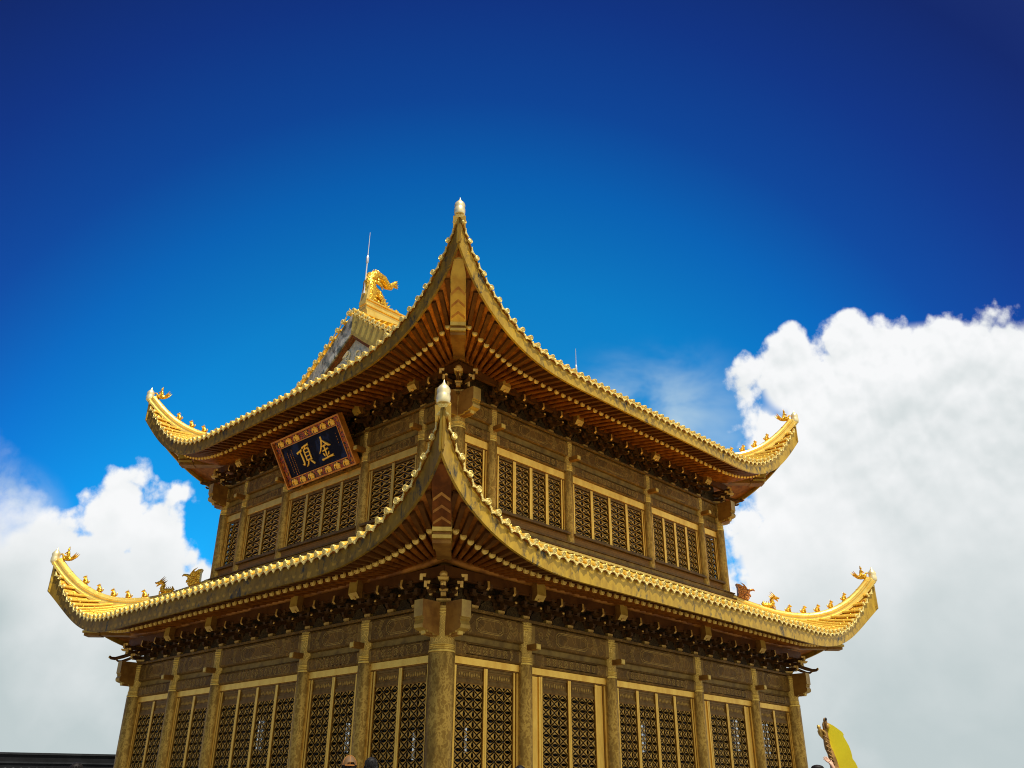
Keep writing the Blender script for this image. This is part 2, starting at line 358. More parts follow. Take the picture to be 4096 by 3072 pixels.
def local(name, mb, mats, parent=None, bevel=0.):
    """part built in its parent's own coordinates"""
    o = bpy.data.objects.new(name, mb.mesh(name, mats)); C.objects.link(o); o.parent = parent
    if bevel:
        b = o.modifiers.new('bevel', 'BEVEL'); b.width = bevel; b.segments = 2; b.limit_method = 'ANGLE'; b.angle_limit = R(40)
    return o
def copy_tree(o, parent, org, rz):
    c = o.copy(); C.objects.link(c); c.parent = parent; c.location = Vector(org) - WORG[parent]; c.rotation_euler = (0, 0, rz); WORG[c] = Vector(org)
    for k in o.children:
        d = k.copy(); C.objects.link(d); d.parent = c
    return c
def thing(name, label, cat, loc, rz=0., group=None):
    o = bpy.data.objects.new(name, None); C.objects.link(o); o.location = loc; o.rotation_euler = (0, 0, rz); WORG[o] = Vector(loc)
    o.empty_display_size = .3; o['label'] = label; o['category'] = cat
    if group: o['group'] = group
    return o
def struct(name, mb, mats):
    o = link(name, mb.mesh(name, mats)); o['kind'] = 'structure'; return o

# ------------------------------------------------------------------ ground
GZ, TZ = .4, .85
mb = MB(); mb.add([(-3000, -3000, GZ), (3000, -3000, GZ), (3000, 3000, GZ), (-3000, 3000, GZ)], [(0, 1, 2, 3)]); struct('ground', mb, ['paving'])
mb = MB(); mb.box((-10.9, -12.5, GZ + .004), (27, 26, TZ)); mb.box((-11.3, -12.9, GZ + .004), (27.4, -12.503, GZ + .23)); mb.box((-11.3, -12.497, GZ + .004), (-10.903, 26.4, GZ + .23))
struct('terrace', mb, ['paving'])

# ------------------------------------------------------------------ hall: measurements
lx = [0, 2.80, 6.35, 10.85, 14.41, 17.21]; ly = [0, 2.77, 5.41, 10.0, 12.64, 15.41]
ux = [1.53, 2.90, 6.41, 10.80, 14.31, 15.68]; uy = [1.40, 2.83, 5.51, 9.90, 12.58, 14.01]
LX, LY = lx[-1], ly[-1]
YC = (uy[0] + uy[-1]) / 2
hall = thing('temple_hall', 'two storey gilded bronze temple hall with sweeping upturned tiled eaves', 'temple', (LX / 2, LY / 2, TZ))

class Side:
    def __init__(s, p0, al, out, L, rz, cols, rev): s.p0 = Vector(p0); s.al = Vector(al); s.out = Vector(out); s.L = L; s.rz = rz; s.cols = cols; s.rev = rev
    def pt(s, q, o, z): v = s.p0 + s.al * q + s.out * o; return Vector((v.x, v.y, z))
def sides(xs, ys):
    x0, x1, y0, y1 = xs[0], xs[-1], ys[0], ys[-1]
    cx = [a - x0 for a in xs]; cy = [a - y0 for a in ys]
    return dict(R=Side((x0, y0, 0), (1, 0, 0), (0, -1, 0), x1 - x0, 0, cx, False), L=Side((x0, y0, 0), (0, 1, 0), (-1, 0, 0), y1 - y0, -math.pi / 2, cy, True),
                E=Side((x1, y0, 0), (0, 1, 0), (1, 0, 0), y1 - y0, math.pi / 2, cy, False), B=Side((x0, y1, 0), (1, 0, 0), (0, 1, 0), x1 - x0, math.pi, cx, True))
SL, SU = sides(lx, ly), sides(ux, uy)

class Eave:
    def __init__(s, o0, do, Lc, k, z0, h, zb, hb, c1, c2, kb): s.__dict__.update(locals()); s.ot = o0 + do
    def u(s, b): return max(0., 1 - b / s.Lc)
    def ae(s, b): return s.do * (1 - s.u(b) ** 6)          # eave line, measured inwards from the tip line
    def off(s, b): return s.o0 + s.do * s.u(b) ** 6
    def top(s, a, b):
        t = a - s.ae(b)
        return s.z0 - .07 + s.h * s.u(b) ** s.k * max(0., 1 - max(a, 0) / 5.) + s.c1 * t + s.c2 * t * abs(t)
    def bot(s, b): return s.zb + s.hb * s.u(b) ** s.kb
    def sof(s, a, b):                                      # soffit boards
        t = a - s.ae(b)
        return s.zb + .17 + .135 * t + s.hb * s.u(b) ** s.kb * max(0., 1 - max(a, 0) / 3.9)
    def b(s, q, L): return min(q + s.ot, L + s.ot - q)
EL_ = Eave(2.30, .43, 5.3, 2.9, 7.27, 2.46, 6.70, 1.88, .23, .058, 2.5)
EU_ = Eave(2.40, .26, 5.6, 2.65, 13.44, 2.88, 12.93, 2.42, .2855, .0298, 2.75)

def curve_s(E, L, n1=16, n2=10):
    c = [E.Lc * (i / n1) ** 1.25 for i in range(n1 + 1)]
    mid = [E.Lc + (L + 2 * E.ot - 2 * E.Lc) * i / n2 for i in range(1, n2)]
    tot = L + 2 * E.ot
    return [q - E.ot for q in c + mid + [tot - x for x in reversed(c)]]

# ------------------------------------------------------------------ roof slopes, fascias, soffits
def roof_slope(S, E, depthf, sp=.325):
    mb = MB(); L = S.L; ot = E.ot; tot = L + 2 * ot
    n = int(round(tot / sp)); pos = [tot * (i + .5) / n for i in range(n)]
    def samp(b, a1, m): a0 = E.ae(b) - .03; return [a0 + (a1 - a0) * j / m for j in range(m + 1)]
    def P(q, a, dz=0.): return S.pt(q, ot - a, E.top(a, E.b(q, L)) + dz)
    # pan tiles: three strips across between neighbouring rows
    edges = [0.] + [(pos[i] + pos[i + 1]) / 2 for i in range(n - 1)] + [tot]
    for i in range(n):
        q0, q1 = edges[i] - ot, edges[i + 1] - ot; qm = pos[i] - ot
        cols = []
        for q, dz in ((q0, -.045), ((q0 + qm) / 2, -.02), (qm, 0), ((q1 + qm) / 2, -.02), (q1, -.045)):
            b = max(E.b(q, L), .0); cols.append([P(q, a, dz) for a in samp(b, max(depthf(b), E.ae(b) + .01), 9)])
        mb.loft(cols, 0, True, False, False)
    for p in pos:
        q = p - ot; b = E.b(q, L); d = depthf(b)
        a0 = E.ae(b) - .05
        if d - a0 < .12: continue
        m = 3 + int((d - a0) / .5)
        path = [P(q, a0 + (d - a0) * j / m, .022) for j in range(m + 1)]
        rings = []
        for j, c in enumerate(path):
            t = (path[min(j + 1, m)] - path[max(j - 1, 0)]).normalized(); sd_ = S.al; u = sd_.cross(t).normalized()
            if u.z < 0: u = -u
            r = .072
            rings.append([c + sd_ * (math.cos(x) * r) + u * (math.sin(x) * r) for x in [math.pi * (-.1 + 1.2 * i / 6) for i in range(7)]])
        mb.loft(rings, 0, True, False, False)
        # joint collars and the nail cap
        for fr in (.34,) + ((.68,) if m > 5 else ()):
            k = max(1, min(m - 1, int(m * fr))); c = path[k]; t = (path[k + 1] - path[k - 1]).normalized(); u = S.al.cross(t).normalized(); u = -u if u.z < 0 else u
            mb.loft([[c + t * dd + S.al * (math.cos(x) * .086) + u * (math.sin(x) * .086) for x in [math.pi * i / 6 for i in range(7)]] for dd in (-.012, .012)], 0, False, False, False)
        t = (path[1] - path[0]).normalized(); u = S.al.cross(t).normalized(); u = -u if u.z < 0 else u
        mb.blob(path[0] + t * .22 + u * .10, (.028, .028, .04), None, 0, 6, 4)
        # round end tile with raised rim
        e = (-t + S.al * random.gauss(0, .05) + u * random.gauss(0, .05)).normalized(); c = path[0] + u * random.gauss(0, .006) + e * random.gauss(0, .008)
        ring = lambda r, dd: [c + e * dd + S.al * (math.cos(x) * r) + u * (math.sin(x) * r) for x in [2 * math.pi * i / 12 for i in range(12)]]
        mb.loft([ring(.076, -.04), ring(.080, .02), ring(.064, .028), ring(.056, .012), ring(.026, .022)], 1, False, True)
    # drip tiles between the rows: pointed tongues hanging in front of the fascia
    for i in range(n - 1):
        q = edges[i + 1] - ot; b = E.b(q, L); a = E.ae(b) - .035
        c = P(q, a, -.03 + random.gauss(0, .006)) + S.out * abs(random.gauss(0, .006)); wd_ = sp * .40 * random.uniform(.94, 1.03)
        tl = (P(min(q + .05, L + ot), E.ae(E.b(min(q + .05, L + ot), L)) - .06) - P(max(q - .05, -ot), E.ae(E.b(max(q - .05, -ot), L)) - .06)).normalized()
        dn = Vector((0, 0, -1)); dn = (dn - tl * dn.dot(tl)).normalized()
        f = [(-1, .03), (-.92, -.035), (-.62, -.045), (-.5, -.060), (-.2, -.095), (0, -.125), (.2, -.095), (.5, -.060), (.62, -.045), (.92, -.035), (1, .03), (.5, -.01), (0, -.03), (-.5, -.01)]
        mb.extr([(x * wd_, z) for x, z in f], lambda x, z, d: c + tl * x - dn * z + S.out * d, 0., .025, 1)
    return mb
def fascia(S, E):
    mb = MB(); L = S.L; ss = curve_s(E, L, 22, 12)
    for i in range(len(ss) - 1):
        g0 = .006 if i % 4 == 0 else 0.
        rings = []
        for k, q in enumerate((ss[i] + g0, ss[i + 1])):
            b = E.b(q, L); o = E.off(b) - .015; zt = E.top(E.ae(b), b) - .085; zb = E.bot(b)
            rings.append([S.pt(q, o, zb), S.pt(q, o, zt), S.pt(q, o - .07, zt), S.pt(q, o - .07, zb)])
        mb.loft(rings, 0, False, i in (0, len(ss) - 2) or g0 > 0)
    # narrow batten the tiles sit on
    for i in range(len(ss) - 1):
        rings = []
        for q in (ss[i], ss[i + 1]):
            b = E.b(q, L); o = E.off(b) - .005; zt = E.top(E.ae(b), b) - .035
            rings.append([S.pt(q, o, zt - .048), S.pt(q, o, zt), S.pt(q, o - .12, zt), S.pt(q, o - .12, zt - .048)])
        mb.loft(rings, 1, False, False)
    return mb
def soffit(S, E, depth):
    mb = MB(); L = S.L; cols = []
    for q in curve_s(E, L, 14, 8):
        b = E.b(q, L); a0 = E.ae(b) + .1; a1 = max(min(depth, b), a0 + .01)
        cols.append([S.pt(q, E.ot - (a0 + (a1 - a0) * j / 8), E.sof(a0 + (a1 - a0) * j / 8, b)) for j in range(9)])
    mb.loft(cols, 0, True, False, False)
    return mb
def gable_depth(b): return b if b < 2.83 + .26 else 2.4 + 6.3 + .26
for tag, SS, E, dp, sofd in (('l', SL, EL_, lambda b: min(b, 2.30 + .47 + 1.47), 3.0), ('u', SU, EU_, None, 3.0)):
    for k, S in SS.items():
        d = dp or (gable_depth if k in 'RB' else (lambda b: min(b, 3.3 + .26)))
        o = part('roof_slope', roof_slope(S, E, d), ['tile', 'tile_face'], hall)
        fm = 'fascia_shaded' if (tag, k) in (('l', 'L'), ('u', 'L')) else 'fascia'  # left sides take the copy with shade put in its colour
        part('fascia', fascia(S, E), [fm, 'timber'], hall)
        part('soffit', soffit(S, E, sofd), ['timber'], hall)

# ------------------------------------------------------------------ rafters (round) with square flying rafters above their ends
def rafter_list(S, E):
    out = []; L = S.L; s0, s1 = -1.32, 1.75; n = 13
    fan = []
    for i in range(n):
        f = i / n; se = s0 + (s1 - s0) * f; si = -.42 + (s1 + .42) * f ** 1.0
        fan.append((se, si))
    m = int(round((L - 2 * s1) / .315)); mid = [(s1 + (L - 2 * s1) * i / m,) * 2 for i in range(m + 1)]
    return fan + mid + [(L - a, L - b_) for a, b_ in reversed(fan)]
def rafter(mb, S, E, se, si):
    L = S.L
    def P(q, o, dz): a = E.ot - o; return S.pt(q, o, E.sof(a, E.b(q, L)) + dz)
    k = (se - si) / 1.15
    I, Eo = P(si, .33, -.10), P(se, 1.5, -.105)
    mb.tube([I, I.lerp(Eo, .5) + Vector((0, 0, (P((si + se) / 2, .92, -.10) - I.lerp(Eo, .5)).z)), Eo], .062, 10, 0)
    t = (Eo - I).normalized(); a = t.cross(Vector((0, 0, 1))).normalized(); u = a.cross(t)
    ring = lambda r, dd: [Eo + t * dd + a * (math.cos(x) * r) + u * (math.sin(x) * r) for x in [2 * math.pi * j / 12 for j in range(12)]]
    mb.loft([ring(.078, -.05), ring(.078, .012), ring(.060, .020), ring(.052, .008), ring(.024, .018)], 1, False, True)
    qo = se + k * (E.off(E.b(se, L)) - .16 - 1.5)
    qo = max(qo, -E.ot + .35) if se < L / 2 else min(qo, L + E.ot - .35)
    oo = E.off(E.b(qo, L)) - .16
    pts = [P(se - k * .35, 1.15, -.035), P(se + k * .3, 1.8 if oo > 1.8 else oo - .1, -.045), P(qo, oo, -.05)]
    sd_ = (S.al - t * S.al.dot(t)).normalized()
    mb.sweep(pts, [(-.055, -.055), (.055, -.055), (.055, .05), (-.055, .05)], sd_, 2)
RL = []
for SS, E, up_ in ((SL, EL_, 0), (SU, EU_, 1)):
    for k in 'RL':
        for se, si in rafter_list(SS[k], E):
            c = SS[k].pt(se, 1.5, E.z0 - .4); RL.append(((c - CAM).length, SS[k], E, se, si, k, up_))
RL.sort(key=lambda r: r[0])
rest = {}
for i, (d, S, E, se, si, k, up_) in enumerate(RL):
    if i < 96:
        mb = MB(); rafter(mb, S, E, se, si); part('rafter', mb, ['timber', 'rafter_end', 'board'], hall, S.pt(se, 1.5, E.z0 - .4))
    else: rafter(rest.setdefault(0, MB()), S, E, se, si)
part('rafter', rest[0], ['timber', 'rafter_end', 'board'], hall, kind='stuff')

# ------------------------------------------------------------------ hip rafters and hip ridges with their figures
def hip_pts(SS): return [(SS['R'].p0, (1, 1)), (SS['E'].p0, (-1, 1)), (SS['L'].pt(SS['L'].L, 0, 0), (1, -1)), (Vector((SS['E'].p0.x, SS['B'].p0.y, 0)), (-1, -1))]
def hip_frame(corner, sg, E, a, z): return Vector((corner.x - sg[0] * (E.ot - a), corner.y - sg[1] * (E.ot - a), z))
def beast(mb, s=1., mi=0):
    V = lambda x, y, z: (x * s, y * s, z * s)
    mb.box(V(-.13, -.07, -.04), V(.13, .07, .02), mi)
    mb.tube([V(-.09, 0, .05), V(-.05, 0, .13), V(.01, 0, .22), V(.05, 0, .29)], [.075 * s, .085 * s, .07 * s, .05 * s], 8, mi)
    mb.blob(V(.085, 0, .33), (.075 * s, .055 * s, .055 * s), None, mi, 8, 6); mb.tube([V(.12, 0, .32), V(.175, 0, .305)], [.04 * s, .028 * s], 6, mi)
    for y in (-1, 1):
        mb.tube([V(.06, .045 * y, .24), V(.085, .05 * y, .13), V(.085, .05 * y, .02)], [.034 * s, .026 * s, .022 * s], 6, mi)
        mb.blob(V(.10, .05 * y, .02), (.04 * s, .025 * s, .02 * s), None, mi, 6, 4)
        mb.blob(V(-.04, .06 * y, .07), (.08 * s, .04 * s, .06 * s), None, mi, 6, 5)
        mb.tube([V(.06, .035 * y, .36), V(.035, .05 * y, .43)], [.022 * s, .005 * s], 5, mi)
    mb.tube([V(-.1, 0, .05), V(-.17, 0, .09), V(-.18, 0, .17), V(-.15, 0, .22)], [.03 * s, .026 * s, .03 * s, .006 * s], 6, mi)
    for i in range(4): mb.tube([V(-.06 + .03 * i, 0, .17 + .05 * i), V(-.11 + .03 * i, 0, .21 + .055 * i)], [.022 * s, .004 * s], 5, mi)
def rider(mb, s=1., mi=0):
    V = lambda x, y, z: (x * s, y * s, z * s)
    mb.tube([V(-.22, 0, .06), V(-.08, 0, .10), V(.08, 0, .12), V(.2, 0, .2)], [.05 * s, .11 * s, .11 * s, .05 * s], 8, mi)      # bird body
    mb.tube([V(.16, 0, .17), V(.22, 0, .28), V(.27, 0, .30), V(.34, 0, .27)], [.05 * s, .04 * s, .04 * s, .006 * s], 6, mi)     # bird head, beak
    for d in (-.06, 0, .06): mb.tube([V(-.18, d, .08), V(-.32, d * 2, .2), V(-.42, d * 2.6, .34)], [.045 * s, .035 * s, .006 * s], 6, mi)   # tail plumes
    for y in (-1, 1): mb.tube([V(.06, .09 * y, .14), V(-.06, .14 * y, .17), V(-.18, .15 * y, .2)], [.03 * s, .05 * s, .006 * s], 6, mi, flat=.5)
    mb.tube([V(-.02, 0, .18), V(-.01, 0, .32), V(0, 0, .42)], [.08 * s, .07 * s, .05 * s], 8, mi)                               # rider
    mb.blob(V(.01, 0, .49), .055 * s, None, mi); mb.tube([V(.0, 0, .53), V(-.01, 0, .62)], [.035 * s, .012 * s], 6, mi)
    for y in (-1, 1):
        mb.tube([V(0, .06 * y, .39), V(.07, .08 * y, .31), V(.13, .03 * y, .32)], [.028 * s, .024 * s, .018 * s], 5, mi)
        mb.tube([V(0, .07 * y, .2), V(.08, .11 * y, .17), V(.06, .11 * y, .06)], [.04 * s, .03 * s, .022 * s], 5, mi)
def hip_dragon(mb, s=1., mi=0):
    V = lambda x, y, z: (x * s, y * s, z * s)
    mb.box(V(-.3, -.1, -.04), V(.3, .1, .03), mi)
    mb.tube([V(-.32, 0, .30), V(-.36, 0, .16), V(-.22, 0, .09), V(-.05, 0, .12), V(.1, 0, .16), V(.16, 0, .30), V(.08, 0, .44), V(.12, 0, .55), V(.24, 0, .58)], [.02 * s, .07 * s, .12 * s, .14 * s, .13 * s, .11 * s, .09 * s, .085 * s, .08 * s], 9, mi)
    mb.blob(V(.27, 0, .6), (.12 * s, .085 * s, .075 * s), None, mi, 8, 6)
    mb.tube([V(.3, 0, .61), V(.42, 0, .60), V(.46, 0, .65)], [.06 * s, .045 * s, .02 * s], 7, mi); mb.tube([V(.26, 0, .53), V(.38, 0, .47), V(.40, 0, .42)], [.05 * s, .03 * s, .012 * s], 7, mi)
    for y in (-1, 1):
        mb.tube([V(.22, .05 * y, .66), V(.08, .08 * y, .74), V(-.04, .09 * y, .84)], [.03 * s, .022 * s, .004 * s], 5, mi)
        mb.tube([V(.2, .07 * y, .57), V(.04, .11 * y, .60), V(-.1, .12 * y, .66)], [.045 * s, .03 * s, .004 * s], 5, mi)
        mb.tube([V(.12, .1 * y, .2), V(.24, .13 * y, .12), V(.26, .13 * y, .02)], [.05 * s, .035 * s, .03 * s], 6, mi)
    for i in range(5): mb.tube([V(-.28 + .09 * i, 0, .18 + .015 * i), V(-.36 + .09 * i, 0, .30 + .02 * i)], [.035 * s, .004 * s], 5, mi)
    for i in range(3): mb.tube([V(.06, 0, .34 + .08 * i), V(-.06, 0, .40 + .09 * i)], [.035 * s, .004 * s], 5, mi)
def hip_head(mb, s=1., mi=0):
    V = lambda x, y, z: (x * s, y * s, z * s)
    mb.extr([(-.26, 0), (-.3, .2), (-.36, .42), (-.46, .56), (-.3, .58), (-.18, .52), (-.1, .58), (.02, .52), (.1, .44), (.2, .36), (.18, .22), (.24, .1), (.2, 0)], lambda u, v, d: Vector(V(u, d, v)), -.13, .13, mi)
    mb.tube([V(.1, 0, .42), V(.22, 0, .50), V(.34, 0, .56), V(.42, 0, .52)], [.07 * s, .06 * s, .045 * s, .02 * s], 7, mi); mb.tube([V(.12, 0, .3), V(.26, 0, .26), V(.3, 0, .2)], [.06 * s, .05 * s, .02 * s], 7, mi)
    for y in (-1, 1):
        mb.tube([V(.0, .1 * y, .5), V(-.14, .14 * y, .60), V(-.30, .14 * y, .66)], [.04 * s, .03 * s, .005 * s], 6, mi)
        mb.blob(V(.08, .12 * y, .42), .05 * s, None, mi, 7, 5)
        for q in range(4):
            cx_, cz_ = ((-.2, .42), (-.1, .25), (.08, .16), (-.2, .1))[q]
            mb.tube([V(cx_ + .07 * math.cos(a_), .135 * y, cz_ + .07 * math.sin(a_)) for a_ in [.9 * i for i in range(7)]], .022 * s, 5, mi)
def ridge_z(E, a): return E.top(a, a) + .30
for SS, E, atop, spots in ((SL, EL_, 4.24, ((.16, 'rider'), (.78, 'b'), (1.22, 'b'), (1.64, 'b'), (2.06, 'b'), (2.50, 'b'), (3.05, 'd'), (3.75, 'h'))),
                           (SU, EU_, 3.2, ((.16, 'rider'), (.80, 'b'), (1.22, 'b'), (1.62, 'b'), (2.02, 'b'), (2.42, 'b')))):
    for ci, (cor, sg) in enumerate(hip_pts(SS)):
        diag = Vector((-sg[0], -sg[1], 0)).normalized(); perp = Vector((0, 0, 1)).cross(diag).normalized()
        # hip rafter: tapering beam under the corner
        mb = MB(); n = 14; rings = []
        for i in range(n + 1):
            f = i / n; a = 1.25 - .97 * f; w_ = .21 if f < .8 else .21 - .09 * (f - .8) / .2
            zt = E.sof(a, max(a, .02)) + .02; zb = E.sof(a, a) - (.36 - .30 * f)
            c = hip_frame(cor, sg, E, a, 0)
            rings.append([c + perp * w_ + Vector((0, 0, zb)), c - perp * w_ + Vector((0, 0, zb)), c - perp * w_ + Vector((0, 0, zt)), c + perp * w_ + Vector((0, 0, zt))])
        mb.loft(rings, 0, False)
        # carved, stepped head of the lower beam and its tail back to the wall
        z_ = E.sof(1.25, 1.25) - .36
        for (a0, a1, zb_, zt_, w_, mi) in ((1.16, 1.42, z_ - .015, z_ + .3, .215, 2), (1.20, 1.5, z_ - .09, z_ - .017, .19, 1), (1.17, 1.55, z_ - .17, z_ - .092, .215, 2), (1.22, 1.6, z_ - .27, z_ - .172, .205, 1), (1.60, 3.1, z_ - .25, z_ + .25, .17, 1)):
            r2 = []
            for a in (a0, a1):
                c = hip_frame(cor, sg, E, a, 0); r2.append([c + perp * w_ + Vector((0, 0, zb_)), c - perp * w_ + Vector((0, 0, zb_)), c - perp * w_ + Vector((0, 0, zt_)), c + perp * w_ + Vector((0, 0, zt_))])
            mb.loft(r2, mi, False)
        for ac in (.62, .80, .98):                                   # chevron bands across the underside
            q_ = lambda a, w_: hip_frame(cor, sg, E, a, E.sof(a, a) - (.36 - .30 * (1.25 - a) / .97) - .006) + perp * w_
            for w0, w1 in ((-.19, 0), (0, .19)):
                mb.add([q_(ac + .09 * abs(w0) / .19, w0), q_(ac + .09 * abs(w1) / .19, w1), q_(ac + .045 + .09 * abs(w1) / .19, w1), q_(ac + .045 + .09 * abs(w0) / .19, w0)], [(0, 1, 2, 3)], 3)
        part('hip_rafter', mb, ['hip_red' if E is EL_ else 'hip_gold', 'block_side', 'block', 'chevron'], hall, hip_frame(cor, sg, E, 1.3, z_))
        # hip ridge
        mb = MB(); aa = [.02 + (atop - .02) * (i / 26) ** 1.15 for i in range(27)]
        path = [hip_frame(cor, sg, E, a, E.top(a, a) - .05) for a in aa]
        prof = [(-.17, -.02), (.17, -.02), (.17, .05), (.13, .07), (.13, .15), (.155, .17), (.155, .21), (.11, .235), (.085, .29), (.045, .325), (0, .335), (-.045, .325), (-.085, .29), (-.11, .235), (-.155, .21), (-.155, .17), (-.13, .15), (-.13, .07), (-.17, .05)]
        mb.sweep(path, prof, perp, 0)
        for i in range(3, 26, 2):                                    # joints of the capping tiles
            c0, c1 = path[i], path[i] + (path[i + 1] - path[i]).normalized() * .02
            mb.sweep([c0, c1], [(-.10, .255), (.10, .255), (.092, .30), (.05, .335), (0, .347), (-.05, .335), (-.092, .30)], perp, 0)
        t = (path[0] - path[1]).normalized(); u = perp.cross(t).normalized(); u = -u if u.z < 0 else u
        c = path[0] + t * .02 + u * .06                              # round end tile on the tip, swelling shell above it
        ring = lambda r, dd: [c + t * dd + perp * (math.cos(x) * r) + u * (math.sin(x) * r) for x in [2 * math.pi * j / 14 for j in range(14)]]
        mb.loft([ring(.13, -.05), ring(.135, .02), ring(.11, .03), ring(.10, .015), ring(.04, .03)], 1, False)
        e0 = path[0] - diag * -.0 + Vector((0, 0, .04))             # upright swelling finial on the tip, pale as if in sun glare
        mb.tube([e0 + Vector((0, 0, h)) for h in (0, .04, .10, .17, .20, .23, .29, .35, .40, .44, .50, .56)], [.135, .15, .155, .15, .14, .14, .15, .135, .10, .06, .025, .006], 18, 2)
        hr = part('hip_ridge', mb, ['ridge', 'tile_face', 'glare_gold'], hall, path[0])
        for a, kd in spots:
            z = E.top(a, a); zn = E.top(a + .05, a + .05); zp = E.top(a - .05, a - .05)
            sl_ = math.atan2(zp - zn, .1 * math.sqrt(2)); mb = MB()
            {'rider': rider, 'b': beast, 'd': hip_dragon, 'h': hip_head}[kd](mb, {'rider': .86, 'b': .74, 'd': .76, 'h': .86}[kd])
            nm = {'rider': 'bird_rider', 'b': 'ridge_beast', 'd': 'ridge_dragon', 'h': 'ridge_head'}[kd]
            mt = 'copper_beast' if kd == 'h' and ci != 2 else 'beast'
            o = local(nm, mb, [mt], hr)
            nrm = Vector((-math.sin(sl_), 0, math.cos(sl_)))
            pos_ = hip_frame(cor, sg, E, a, z) - diag * 0 + Vector((-diag.x * math.sin(sl_) * .31, -diag.y * math.sin(sl_) * .31, .31 * math.cos(sl_) - .05 + (.12 if kd == 'rider' else 0)))
            o.location = pos_ - WORG[hr]
            ry = -sl_ * (.25 if kd == 'b' else 0. if kd == 'rider' else .8)
            yaw_ = math.atan2(diag.y, diag.x)
            o.rotation_euler = Euler((0, ry, yaw_), 'XYZ')

# ------------------------------------------------------------------ storeys: columns, beams, brackets, doors, windows
def column_proto(rs, rc, zb, zn, zt):
    """shaft with banded gilded capital, local origin at the column axis, z absolute minus zn"""
    mb = MB(); ring = lambda r, z: [Vector((math.cos(x) * r, math.sin(x) * r, z)) for x in [2 * math.pi * j / 24 for j in range(24)]]
    mb.loft([ring(rs, zb - zn), ring(rs, -.02), ring(rs * .97, 0)], 0, True)
    col = link('column', mb.mesh('column', ['column']), None)
    mb = MB()
    mb.loft([ring(rs * 1.0, .002), ring(rs * 1.02, .02), ring(rs * 1.02, .05), ring(rs * .97, .06)], 1, True)
    for z in (.07, .115, .15): mb.loft([ring(rc, z), ring(rc * 1.05, z + .01), ring(rc * 1.05, z + .028), ring(rc, z + .035)], 1, True, False)
    mb.loft([ring(rc, .05), ring(rc, zt - zn)], 0, True)
    for z in (zt - zn - .22, zt - zn - .16, zt - zn - .1): mb.loft([ring(rc, z), ring(rc * 1.04, z + .01), ring(rc * 1.04, z + .03), ring(rc, z + .04)], 1, True, False)
    local('capital', mb, ['capital', 'band'], col)
    return col
def finish_proto(p, parent, org, rz):
    p.parent = parent; p.location = Vector(org) - WORG[parent]; p.rotation_euler = (0, 0, rz); WORG[p] = Vector(org)
class Proto:
    """first placement uses the prototype itself, later ones copy it with its parts"""
    def __init__(s, o): s.o = o; s.used = False
    def place(s, org, rz=0.):
        if not s.used: s.used = True; finish_proto(s.o, hall, org, rz); return s.o
        return copy_tree(s.o, hall, org, rz)

def bracket_proto(col=False, sc=1.):
    """one bracket cluster, local X along the wall, -Y outwards, z from the plate"""
    mb = MB()
    def arm(y, z, l, h, t=.05):     # boat shaped arm along the wall
        pr = [(-l, z + h), (-l, z + h * .45), (-l * .8, z + h * .12), (-l * .55, z), (l * .55, z), (l * .8, z + h * .12), (l, z + h * .45), (l, z + h)]
        mb.extr(pr, lambda u, v, d: Vector((u, d, v)), y - t, y + t, 0)
        for x in (-l + .06, l - .06): mb.tbox(x, y, z + h, z + h + .075, .05, .05, .068, .066, 0)
    def out(z, y1, h, t=.045):
        pr = [(0.1, z + h), (0.1, z), (-y1 * .6, z), (-y1 * .88, z + h * .3), (-y1, z + h * .55), (-y1, z + h)]
        mb.extr(pr, lambda u, v, d: Vector((d, u, v)), -t, t, 0)
        mb.tbox(0, -y1 + .06, z + h, z + h + .07, .055, .055, .07, .07, 0)
    mb.tbox(0, 0, 0, .06, .085, .085, .12, .115, 1); mb.box((-.12, -.115, .06), (.12, .115, .105), 1)
    arm(0, .105, .24, .105); out(.105, .24, .105)
    arm(-.2, .285, .24, .09); arm(0, .285, .34, .09)
    # slanting beak with upturned tip
    mb.sweep([(0, .12, .40), (0, -.15, .34), (0, -.34, .27), (0, -.47, .215), (0, -.56, .215), (0, -.60, .235)], [(-.045, -.06), (.045, -.06), (.045, .05), (-.045, .05)], (1, 0, 0), 0)
    mb.blob((0, -.605, .235), (.045, .03, .035), None, 1, 7, 5)
    arm(-.40, .435, .26, .075)
    # tall pointed block at the purlin
    pr = [(-.25, .40), (-.52, .41), (-.58, .46), (-.56, .62), (-.25, .62)]
    mb.extr(pr, lambda u, v, d: Vector((d, u, v)), -.04, .04, 0)
    mb.add([(-.041, -.523, .408), (.041, -.523, .408), (.041, -.583, .462), (-.041, -.583, .462), (.041, -.563, .622), (-.041, -.563, .622)], [(0, 1, 2, 3), (3, 2, 4, 5)], 1)
    if col:
        # big beam end at the purlin on the column line
        pr = [(-.2, .46), (-.53, .43), (-.64, .56), (-.61, .93), (-.2, .93)]
        mb.extr(pr, lambda u, v, d: Vector((d, u, v)), -.17, .17, 2)
        mb.add([(-.172, -.532, .427), (.172, -.532, .427), (.172, -.644, .558), (-.172, -.644, .558), (.172, -.614, .932), (-.172, -.614, .932)], [(0, 1, 2, 3), (3, 2, 4, 5)], 3)
    return mb
